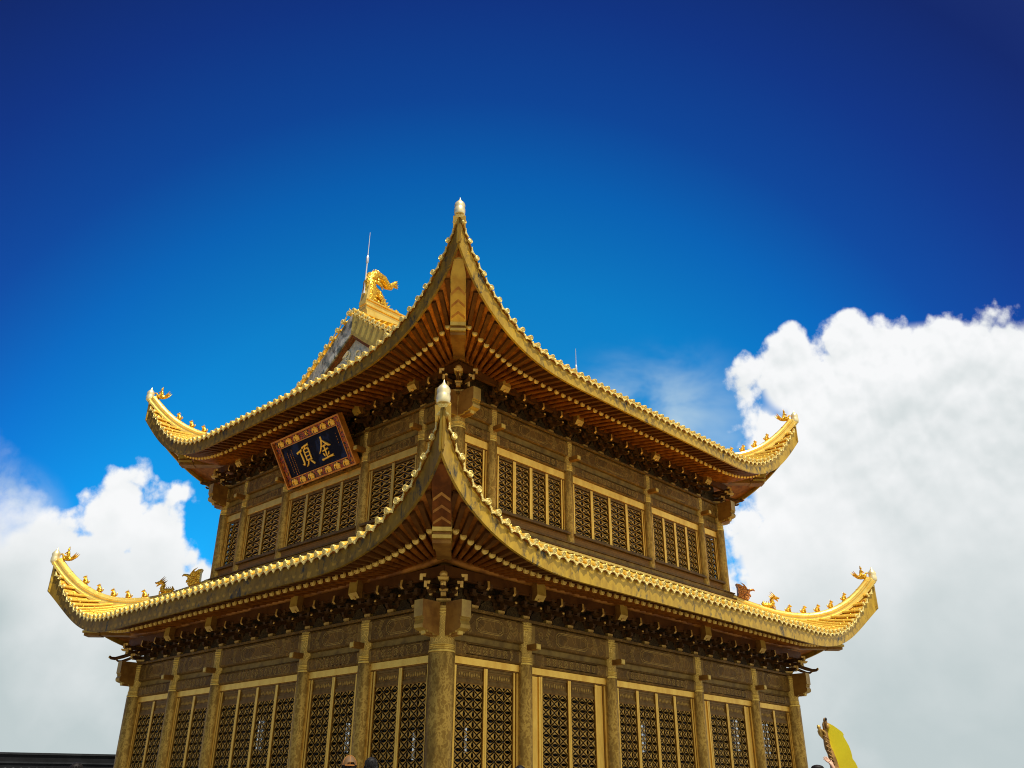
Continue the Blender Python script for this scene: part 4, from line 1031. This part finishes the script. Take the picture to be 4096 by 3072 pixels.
# local: X along the board (towards the viewer's right), -Y out of the board, Z up the board
W2 = PW / 2
mb = MB(); mb.box((-W2 + .05, .0, .05), (W2 - .05, .10, PH - .05)); local('board', mb, ['navy'], pq)
mb = MB()
bw = .30
for (x0, x1, q0, q1) in ((-W2, W2, 0, .055), (-W2, W2, PH - .055, PH), (-W2, -W2 + .055, .0555, PH - .0555), (W2 - .055, W2, .0555, PH - .0555)): mb.box((x0, -.09, q0), (x1, .11, q1), 0)
for (x0, x1, q0, q1) in ((-W2 + bw, W2 - bw, bw, bw + .03), (-W2 + bw, W2 - bw, PH - bw - .03, PH - bw), (-W2 + bw, -W2 + bw + .03, bw + .0305, PH - bw - .0305), (W2 - bw - .03, W2 - bw, bw + .0305, PH - bw - .0305)): mb.box((x0, -.035, q0), (x1, -.001, q1), 0)
fr = local('frame', mb, ['orange'], pq)
mb = MB()
for (x0, x1, q0, q1) in ((-W2 + .055, W2 - .055, .055, bw), (-W2 + .055, W2 - .055, PH - bw, PH - .055), (-W2 + .055, -W2 + bw, bw + .0005, PH - bw - .0005), (W2 - bw, W2 - .055, bw + .0005, PH - bw - .0005)): mb.box((x0, -.018, q0), (x1, -.002, q1), 0)
# flower sprays at corners and along the short sides
for sx in (-1, 1):
    for zc in (.18, .52, .86, 1.2, PH - .18):
        x = sx * (W2 - .18)
        for j in range(8):
            a_ = R(45 * j + 20); mb.tube([(x, -.025, zc), (x + .075 * math.cos(a_), -.03, zc + .075 * math.sin(a_))], [.018, .006], 5, 1)
        mb.blob((x, -.03, zc), .028, None, 1, 6, 4)
local('border', mb, ['lacq', 'orange'], pq)
def elephant_mb(face=False):
    mb = MB()
    if face:
        mb.blob((0, -.03, .02), (.07, .04, .075), None, 0, 8, 6)
        for s in (-1, 1): mb.blob((s * .085, -.02, .03), (.05, .015, .055), None, 0, 7, 5); mb.tube([(s * .03, -.05, -.02), (s * .06, -.06, -.08)], [.012, .004], 5, 0)
        mb.tube([(0, -.06, 0), (0, -.07, -.07), (.03, -.06, -.12)], [.026, .02, .01], 6, 0)
        return mb
    mb.blob((.02, -.03, .02), (.10, .045, .07), None, 0, 9, 6); mb.blob((-.09, -.035, .045), (.05, .04, .05), None, 0, 8, 6)
    mb.blob((-.07, -.06, .045), (.03, .012, .04), None, 0, 7, 5)
    mb.tube([(-.12, -.04, .04), (-.145, -.045, -.02), (-.14, -.045, -.08), (-.115, -.045, -.10)], [.028, .022, .016, .010], 6, 0); mb.tube([(-.12, -.06, .01), (-.16, -.065, -.005)], [.009, .003], 5, 0)
    for x in (-.05, .0, .05, .10): mb.tube([(x, -.035, .0), (x, -.035, -.105)], [.028, .024], 6, 0)
    mb.tube([(.12, -.03, .04), (.135, -.03, -.03)], [.010, .005], 5, 0)
    mb.blob((.02, -.045, .085), (.045, .03, .03), None, 0, 7, 5)
    return mb
em = elephant_mb().mesh('elephant', ['gold'])
for row, zc, xs in ((0, PH - .175, [-1.42, -.97, -.52, .52, .97, 1.42]), (1, .175, [-1.42, -.95, -.48, .48, .95, 1.42])):
    for x in xs:
        o = bpy.data.objects.new('elephant', em); C.objects.link(o); o.parent = pq; o.location = (x, 0, zc)
        if x > 0: o.scale = (1, 1, 1)
o = local('elephant', elephant_mb(True), ['gold'], pq); o.location = (0, 0, .19)
mb = MB(); mb.blob((0, -.03, 0), (.045, .03, .055), None, 0, 8, 6)
for j in range(9): a_ = R(-60 + 300 * j / 8); mb.tube([(.07 * math.sin(a_), -.025, .07 * math.cos(a_)), (.115 * math.sin(a_), -.025, .115 * math.cos(a_) + .01)], [.014, .003], 5, 0)
o = local('flame_jewel', mb, ['gold'], pq); o.location = (0, 0, PH - .175)
# brush characters as ridged strokes
def stroke(mb, pts, h=.035):
    """pts: (x, z, width)"""
    out = []
    n = len(pts); fine = []
    for i in range(n - 1):
        for k_ in range(4):
            f = k_ / 4; p0 = pts[max(i - 1, 0)]; p1 = pts[i]; p2 = pts[i + 1]; p3 = pts[min(i + 2, n - 1)]
            fine.append(tuple(.5 * (2 * p1[c] + (p2[c] - p0[c]) * f + (2 * p0[c] - 5 * p1[c] + 4 * p2[c] - p3[c]) * f * f + (3 * p1[c] - p0[c] - 3 * p2[c] + p3[c]) * f ** 3) for c in range(3)))
    fine.append(pts[-1]); rings = []
    for i, (x, z, w_) in enumerate(fine):
        a, b = fine[max(i - 1, 0)], fine[min(i + 1, len(fine) - 1)]
        d = Vector((b[0] - a[0], 0, b[1] - a[1])).normalized(); nn = Vector((-d.z, 0, d.x)); c = Vector((x, -.0015, z)); w_ = max(w_, .008)
        rings.append([c + nn * w_ / 2, c + nn * w_ * .3 + Vector((0, -h * .8, 0)), c + Vector((0, -h, 0)), c - nn * w_ * .3 + Vector((0, -h * .8, 0)), c - nn * w_ / 2])
    mb.loft(rings, 0, True, True)
def character(strokes, cx, cz, sx, sz):
    mb = MB()
    for st in strokes: stroke(mb, [(cx + (x - .5) * sx, cz + (z - .5) * sz, w_ * sx * 1.3) for x, z, w_ in st])
    return mb
JIN = [[(.46, 1.04, .10), (.45, .90, .10), (.36, .70, .09), (.20, .50, .08), (.02, .34, .03)], [(.47, .90, .05), (.62, .74, .09), (.82, .60, .13), (1.02, .53, .03)],
       [(.32, .60, .05), (.48, .61, .07), (.66, .62, .08)], [(.28, .40, .06), (.5, .42, .07), (.74, .45, .08)], [(.50, .60, .07), (.50, .35, .075), (.50, .08, .07)],
       [(.27, .30, .06), (.33, .22, .08), (.36, .15, .04)], [(.74, .31, .03), (.68, .23, .08), (.62, .17, .04)], [(.06, .04, .11), (.30, .05, .085), (.65, .08, .09), (.98, .09, .12)]]
DING = [[(-.04, .74, .12), (.14, .78, .09), (.38, .82, .12)], [(.22, .80, .08), (.25, .55, .09), (.27, .30, .10), (.24, .14, .10), (.12, .16, .03)],
        [(.46, .90, .11), (.68, .94, .085), (1.02, .97, .11)], [(.74, .93, .05), (.69, .86, .07), (.62, .80, .04)], [(.54, .80, .08), (.54, .50, .07), (.55, .26, .07)], [(.54, .79, .06), (.74, .81, .065), (.93, .82, .10)],
        [(.92, .81, .09), (.92, .50, .08), (.92, .24, .08)], [(.58, .63, .05), (.74, .64, .055), (.89, .64, .05)], [(.58, .46, .05), (.74, .47, .055), (.89, .47, .05)], [(.55, .28, .06), (.74, .29, .06), (.92, .29, .06)],
        [(.66, .25, .07), (.56, .12, .08), (.40, .00, .03)], [(.80, .25, .04), (.92, .13, .10), (1.06, .01, .09)]]
local('character', character(JIN, .62, .86, .66, .74), ['gold'], pq)
local('character', character(DING, -.46, .86, .66, .72), ['gold'], pq)
mb = MB(); rr = random.Random(11)
def tiny(x, z, s):
    for q in range(4):
        if q % 2: stroke(mb, [(x - s * .4, z + rr.uniform(-.4, .4) * s, .008), (x + s * .4, z + rr.uniform(-.4, .4) * s, .009)], .004)
        else: xx = x + rr.uniform(-.25, .25) * s; stroke(mb, [(xx, z + s * .45, .008), (xx + rr.uniform(-.15, .15) * s, z - s * .45, .008)], .004)
for j in range(4): tiny(1.36, 1.16 - .10 * j, .05)
for c_, (x, zt, n) in enumerate(((-1.08, 1.22, 14), (-1.2, 1.10, 12), (-1.34, 1.16, 12))):
    for j in range(n): tiny(x, zt - .062 * j, .042)
local('inscription', mb, ['orange'], pq)
mb = MB(); mb.box((-1.2 - .02, -.008, .37), (-1.2 + .02, -.0015, .41)); local('seal', mb, ['seal'], pq)
for x in (-1.1, 1.1):
    mb = MB(); mb.tube([(x, -.06, -.05), (x, .0, -.06), (x, .18, -.04)], .04, 8); mb.blob((x, -.07, -.04), .05, None, 0, 8, 5); local('hanger', mb, ['trim_dark'], pq)

# ------------------------------------------------------------------ figures below the hall
def at(px, py, dist):
    """world point on the ray of a photograph position at a horizontal distance"""
    d = rt2 * ((px - 2048) / 3438.1) + up2 * ((1536 - py) / 3438.1) + fw; d = d / math.hypot(d.x, d.y); return CAM + d * dist
def skin_obj(name, parent, verts, edges, radii, m_, root=0):
    me = bpy.data.meshes.new(name); me.from_pydata(verts, edges, []); me.materials.append(M[m_])
    o = bpy.data.objects.new(name, me); C.objects.link(o); o.parent = parent
    me.skin_vertices.new() if hasattr(me.skin_vertices, 'new') and not me.skin_vertices else None
    md = o.modifiers.new('skin', 'SKIN'); md.use_smooth_shade = True
    sv = me.skin_vertices[0].data
    for i, r in enumerate(radii):
        sv[i].radius = (r, r) if not hasattr(r, '__len__') else r; sv[i].use_root = (i == root)
    ss = o.modifiers.new('sub', 'SUBSURF'); ss.levels = ss.render_levels = 2
    return o
def hand_chain(V, E_, Rr, wrist_i, wrist, d, palmn, thumb_side, curl=.25, spread=.15):
    """palm and five bent fingers growing from wrist along d"""
    d = Vector(d).normalized(); pn = Vector(palmn).normalized(); sd_ = d.cross(pn).normalized() * thumb_side
    pc = Vector(wrist) + d * .045; V.append(pc); Rr.append((.034, .016)); E_.append((wrist_i, len(V) - 1)); pi_ = len(V) - 1
    for k_, (off_, ln) in enumerate(((.030, .070), (.010, .078), (-.011, .073), (-.031, .058))):
        b = Vector(wrist) + d * .092 + sd_ * off_; dd = (d + sd_ * off_ * spread * 20).normalized()
        pts = [b, b + dd * ln * .45 + pn * ln * curl * .2, b + dd * ln * .78 + pn * ln * curl * .6, b + dd * ln * 1.0 + pn * ln * curl]
        prev = pi_
        for j, q in enumerate(pts): V.append(q); Rr.append((.011, .009, .008, .007)[j]); E_.append((prev, len(V) - 1)); prev = len(V) - 1
    b = Vector(wrist) + d * .03 + sd_ * .032; prev = pi_
    for j, q in enumerate((b, b + (d + sd_) * .03 + pn * .01, b + (d * 1.4 + sd_) * .045 + pn * .012)): V.append(q); Rr.append((.013, .010, .008)[j]); E_.append((prev, len(V) - 1)); prev = len(V) - 1
def person(label, base, face, hgt, shirt, legs, hairm, cap=False, raise_hand=False, bun=False, sleeve='short', group=None):
    """standing figure, local +Y is where it looks; feet at the base"""
    p = thing('person', label, 'person', base, face - math.pi / 2, group); s = hgt / 1.72
    S_ = lambda x, y, z: Vector((x * s, y * s, z * s))
    V = [S_(0, 0, .98), S_(0, 0, 1.12), S_(0, -.01, 1.30), S_(0, -.01, 1.42), S_(0, 0, 1.50), S_(0, .01, 1.56)]
    E_ = [(i, i + 1) for i in range(5)]; Rr = [(.15, .10), (.135, .095), (.165, .105), (.12, .085), .052, .05]
    for sx in (-1, 1):
        up_arm = raise_hand and sx == 1
        if up_arm: J = [S_(.19, 0, 1.40), S_(.29, .0, 1.46), S_(.27, .03, 1.62)]; W_ = S_(.235, .04, 1.73)
        else: J = [S_(.19 * sx, -.01, 1.39), S_(.25 * sx, -.01, 1.12), S_(.26 * sx, .05, .90)]; W_ = S_(.25 * sx, .10, .80)
        prev = 3
        for q, r in zip(J + [W_], (.055, .042, .034, .026)): V.append(q); Rr.append(r); E_.append((prev, len(V) - 1)); prev = len(V) - 1
        if up_arm: hand_chain(V, E_, Rr, prev, W_, (-.62, .2, .85), (-.5, .6, -.5), -1, .15, .3)
        else: hand_chain(V, E_, Rr, prev, W_, (0, .25, -1), (-sx, 0, 0), 1 if sx > 0 else -1, .4, .1)
        prev = 0
        for q, r in zip([S_(.09 * sx, 0, .90), S_(.10 * sx, .01, .50), S_(.10 * sx, -.02, .10), S_(.10 * sx, .02, .045), S_(.11 * sx, .15, .03)], (.085, .06, .045, .04, .032)): V.append(q); Rr.append(r); E_.append((prev, len(V) - 1)); prev = len(V) - 1
    skin_obj('body', p, V, E_, Rr, 'skin')
    # head with face
    mb = MB(); mb.blob(S_(0, .01, 1.625), (.073 * s, .093 * s, .112 * s), None, 0, 16, 12); mb.blob(S_(0, .035, 1.565), (.052 * s, .06 * s, .055 * s), None, 0, 12, 8)
    mb.tube([S_(0, .095, 1.645), S_(0, .115, 1.605), S_(0, .098, 1.595)], [.010 * s, .016 * s, .010 * s], 8, 0)
    for sx in (-1, 1):
        mb.blob(S_(.075 * sx, -.005, 1.615), (.012 * s, .024 * s, .034 * s), None, 0, 8, 6); mb.blob(S_(.030 * sx, .090, 1.640), (.014 * s, .010 * s, .008 * s), None, 1, 8, 6)
    mb.blob(S_(0, .096, 1.555), (.024 * s, .010 * s, .007 * s), None, 2, 8, 5)
    local('head', mb, ['skin', 'hair', 'seal'], p)
    mb = MB(); rr = random.Random(int(hgt * 1000))
    mb.blob(S_(0, -.012, 1.648), (.086 * s, .098 * s, .104 * s), None, 0, 18, 12); mb.blob(S_(0, -.04, 1.60), (.082 * s, .07 * s, .10 * s), None, 0, 14, 9)
    for i in range(60):          # locks
        a_ = rr.uniform(math.pi * 1.0, math.pi * 2.0); z = rr.uniform(1.58, 1.73); k_ = math.sqrt(max(.05, 1 - ((z - 1.645) / .11) ** 2))
        q = S_(.084 * k_ * math.cos(a_), -.012 + .096 * k_ * math.sin(a_), z); mb.tube([q, q + S_(.006 * math.cos(a_), -.008, -.03), q + S_(0, .0, -.06)], [.010 * s, .009 * s, .003 * s], 4, 0)
    if bun: mb.blob(S_(0, -.10, 1.66), (.062 * s, .05 * s, .055 * s), None, 0, 10, 7); mb.blob(S_(0, -.06, 1.70), (.10 * s, .08 * s, .05 * s), None, 0, 10, 7)
    local('hair', mb, [hairm], p)
    if cap:
        mb = MB(); rings = []
        for k_ in range(7):
            th = math.pi / 2 * k_ / 6; z = 1.655 + .115 * math.sin(th); r = math.cos(th)
            rings.append([S_(.098 * r * math.cos(x), -.005 + .113 * r * math.sin(x), z + (0.035 if (k_ == 0 and 4.2 < x < 5.3) else 0)) for x in [2 * math.pi * j / 24 for j in range(24)]])
        mb.loft(rings, 0, True); mb.blob(S_(0, -.005, 1.772), .011 * s, None, 0, 7, 5)
        for j in range(6):
            x = math.pi / 6 + j * math.pi / 3; mb.tube([S_(.0995 * math.cos(t_) * math.cos(x), -.005 + .1145 * math.cos(t_) * math.sin(x), 1.655 + .117 * math.sin(t_)) for t_ in [math.pi / 2 * q / 6 for q in range(7)]], .003 * s, 5, 1)
        mb.extr([(.095 * math.cos(a_) * (1 if 0 < a_ < math.pi else 1), .03 + .17 * math.sin(a_)) for a_ in [math.pi * j / 12 for j in range(13)]], lambda u, v, d: S_(u, v + .03, 1.66 + d - .12 * max(0, v - .08)), 0, .008, 0)
        mb.tube([S_(.088 * math.cos(x), -.012 + .104 * math.sin(x), 1.65) for x in [math.pi * 1.28 + math.pi * .44 * j / 8 for j in range(9)]], .009 * s, 6, 1)
        local('cap', mb, ['cap', 'cloth_orange'], p)
    # clothing follows the body
    V = [S_(0, 0, .93), S_(0, 0, 1.10), S_(0, -.01, 1.30), S_(0, -.01, 1.43)]; E_ = [(0, 1), (1, 2), (2, 3)]; Rr = [(.172, .12), (.155, .115), (.182, .122), (.12, .09)]
    for sx in (-1, 1):
        J = [S_(.19, 0, 1.405), S_(.28, .0, 1.455), S_(.275, .025, 1.58)] if (raise_hand and sx == 1) else [S_(.19 * sx, -.01, 1.395), S_(.235 * sx, -.01, 1.20), S_(.248 * sx, -.005, 1.12)]
        prev = 3
        for q, r in zip(J, (.072, .060, .058)): V.append(q); Rr.append(r); E_.append((prev, len(V) - 1)); prev = len(V) - 1
    skin_obj('shirt', p, V, E_, Rr, shirt)
    V = [S_(0, 0, 1.0), S_(0, 0, .93)]; E_ = [(0, 1)]; Rr = [(.158, .112), (.165, .115)]
    for sx in (-1, 1):
        prev = 1
        for q, r in zip([S_(.095 * sx, 0, .85), S_(.10 * sx, .01, .50), S_(.10 * sx, -.015, .09)], (.10, .078, .066)): V.append(q); Rr.append(r); E_.append((prev, len(V) - 1)); prev = len(V) - 1
    skin_obj('trousers', p, V, E_, Rr, legs)
    if raise_hand:
        mb = MB(); mb.tube([S_(.276 + .052 * math.cos(x), .03 + .052 * math.sin(x), 1.585) for x in [2 * math.pi * j / 14 for j in range(15)]], .012 * s, 6); local('sleeve_trim', mb, ['cloth_orange'], p)
    return p
FACE = YAW
def stand(px, py, dist, label, **kw):
    q = at(px, py, dist); top = 1.75 if not kw.get('cap') else 1.782
    return person(label, (q.x, q.y, TZ), kw.pop('face', FACE), (q.z - TZ) / top * 1.72, **kw)
G_ = 'visitors in front of the hall'
stand(1400, 3018, 11., 'person in tan baseball cap seen from behind at the foot of the hall', shirt='cloth_red', legs='denim', hairm='hair', cap=True, face=FACE + .25, group=G_)
stand(1487, 3028, 11.2, 'person with short black greying hair beside the one in the tan cap', shirt='cloth_grey', legs='denim', hairm='hairgrey', group=G_)
stand(2080, 3061, 11.5, 'person whose dark crown just shows below the front column right of centre', shirt='cloth_blue', legs='denim', hairm='hair', group=G_)
stand(312, 3049, 11.5, 'person whose black hair shows before the dark tiled roof at far left', shirt='cloth_black', legs='denim', hairm='hair', group=G_)
stand(3268, 3059, 14.5, 'dark haired person raising a hand beside the golden statue', shirt='cloth_black', legs='denim', hairm='hair', raise_hand=True, bun=True, face=FACE - .3, group=G_)

# ------------------------------------------------------------------ golden statue to the right
sb = at(3336, 3072, 48); st = thing('golden_statue', 'golden statue with a leaf shaped back plate standing right of the hall', 'statue', (sb.x, sb.y, GZ))
vd = Vector((sb.x - CAM.x, sb.y - CAM.y, 0)).normalized(); rv = Vector((vd.y, -vd.x, 0)); K = 48 / 3438.1 / 6.1 * .83
SP = lambda u, v, d: Vector((sb.x, sb.y, sb.z)) + rv * ((u - 830) * K) + vd * d + Vector((0, 0, (1659 - v) * K))
pl_ = [(770, 640), (800, 600), (860, 596), (960, 655), (1060, 738), (1150, 815), (1182, 870), (1168, 920), (1205, 1000), (1268, 1150), (1300, 1300), (1308, 1450), (1360, 1540), (1393, 1640), (1400, 1760), (1360, 1900), (1400, 2000), (1420, 2200), (1380, 2500), (900, 2500), (880, 2300), (930, 2100), (960, 1900), (940, 1680), (880, 1570), (858, 1490), (872, 1445), (912, 1430), (850, 1330), (812, 1180), (795, 1000), (806, 910), (776, 830), (795, 770)]
mb = MB(); mb.extr(pl_, lambda u, v, d: SP(u, v, d - (u - 1000) * K * .35), 0, .28, 0, 1); part('back_plate', mb, ['statue_gold', 'statue_mid'], st, SP(1000, 1500, 0), .03)
mb = MB(); tz = .12
mb.tube([SP(760, 690, tz), SP(745, 820, tz), SP(738, 950, tz), SP(742, 1080, tz), SP(752, 1180, tz), SP(800, 1300, tz), SP(830, 1450, tz), SP(850, 1600, tz), SP(870, 1800, tz), SP(880, 2300, tz)], [K * q for q in (40, 62, 72, 80, 84, 86, 98, 112, 130, 180)], 14, 0)
for v, du in ((900, -20), (1020, -22), (1130, -10), (1240, 0), (1340, 20), (1420, 35), (1500, 45), (1590, 55)): mb.tube([SP(700 + du, v - 10, tz - .12), SP(745 + du, v + 20, tz - .24), SP(800 + du, v + 60, tz - .22), SP(850 + du, v + 110, tz - .1)], [.01, .028, .03, .01], 7, 0)
part('figure', mb, ['statue_shade'], st, SP(780, 1500, 0))
mb = MB(); mb.tube([SP(745, 790, .1), SP(735, 700, .1), SP(730, 630, .1), SP(755, 570, .1)], [K * 46, K * 46, K * 44, K * 42], 9, 0); mb.tube([SP(800, 700, .05), SP(790, 620, .05), SP(785, 560, .05)], [K * 46, K * 44, K * 40], 9, 0); mb.blob(SP(775, 535, .1), (K * 48, K * 48, K * 78), None, 0, 10, 8); mb.blob(SP(802, 497, .0), (K * 26, K * 30, K * 40), None, 1, 8, 6)
mb.blob(SP(835, 660, .12), (K * 90, K * 40, K * 75), None, 2, 9, 7)
part('upper_head', mb, ['statue_shade', 'cloth_black', 'statue_mid'], st, SP(770, 600, 0))
mb = MB(); mb.blob(SP(600, 690, .1), (K * 50, K * 50, K * 56), None, 0, 10, 8); mb.blob(SP(590, 655, .1), (K * 36, K * 36, K * 30), None, 0, 8, 6)
mb.tube([SP(640, 730, .1), SP(620, 790, .1), SP(630, 850, .12), SP(665, 920, .2), SP(700, 985, .25)], [K * 62, K * 72, K * 64, K * 44, K * 30], 10, 0)
mb.tube([SP(660, 760, .0), SP(720, 800, .0), SP(740, 860, .02), SP(700, 900, .1)], [K * 30, K * 28, K * 24, K * 20], 7, 0)
part('side_figure', mb, ['statue_mid'], st, SP(610, 750, 0))
mb = MB()
for i, (r_, z0_, z1_) in enumerate(((1.5, GZ, GZ + .5), (1.3, GZ + .501, GZ + .95), (1.15, GZ + .951, sb.z - 2500 * 0 + (1659 - 2500) * K + .1))):
    c = SP(1000, 1659, .15); ring = lambda z: [Vector((c.x + r_ * math.cos(x), c.y + r_ * math.sin(x), z)) for x in [2 * math.pi * j / 16 for j in range(16)]]
    if z1_ > z0_: mb.loft([ring(z0_), ring(z1_)], 0, False)
part('pedestal', mb, ['oldwall'], st, (c.x, c.y, GZ))

# ------------------------------------------------------------------ dark tiled hall at far left
n0, n1 = at(-900, 2996, 47), at(480, 3022, 45); n1.z = n0.z = at(240, 3014, 45.3).z
dr = Vector((n1.x - n0.x, n1.y - n0.y, 0)).normalized(); nv = Vector((dr.y, -dr.x, 0)); nv = -nv if nv.dot(Vector((CAM.x - n0.x, CAM.y - n0.y, 0))) < 0 else nv
A0, LN = Vector((n0.x, n0.y, 0)), 26.0; zt = n0.z
nb = thing('side_hall', 'low hall with a dark grey tiled roof behind the temple at far left', 'building', (A0.x + dr.x * LN / 2, A0.y + dr.y * LN / 2, GZ))
NP = lambda s, o, z: Vector((A0.x + dr.x * s + nv.x * o, A0.y + dr.y * s + nv.y * o, z))
mb = MB()
for (o, q0, q1, mi) in ((.16, zt - .08, zt, 1), (.11, zt - .36, zt - .081, 0), (.17, zt - .42, zt - .361, 1), (.13, zt - .60, zt - .421, 0), (.2, zt - .66, zt - .601, 1)):
    mb.loft([[NP(s, o, q0), NP(s, o, q1), NP(s, -o, q1), NP(s, -o, q0)] for s in (0, LN)], mi, False)
part('roof_ridge', mb, ['slate', 'slate2'], nb, NP(LN / 2, 0, zt))
mb = MB(); zz = zt - .62; sl = [(0, 0), (1.2, -.62), (2.6, -1.15), (4.2, -1.6)]
for sg in (1, -1): mb.loft([[NP(s, sg * o, zz + z - .06) for o, z in sl] for s in (0, LN)], 0, False, False, False)
for i in range(int(LN / .3)):
    s = .15 + .3 * i; mb.tube([NP(s, o, zz + z) for o, z in sl], .085, 7, 0, True, 1); mb.blob(NP(s, .18, zz - .03), (.09, .09, .07), None, 1, 6, 4)
part('roof', mb, ['slate', 'slate2'], nb, NP(LN / 2, 0, zz))
mb = MB(); mb.loft([[NP(s, 3.2, GZ), NP(s, 3.2, zz - 1.3), NP(s, -3.2, zz - 1.3), NP(s, -3.2, GZ)] for s in (.8, LN - .8)], 0, False); part('wall', mb, ['oldwall'], nb, NP(LN / 2, 0, GZ))
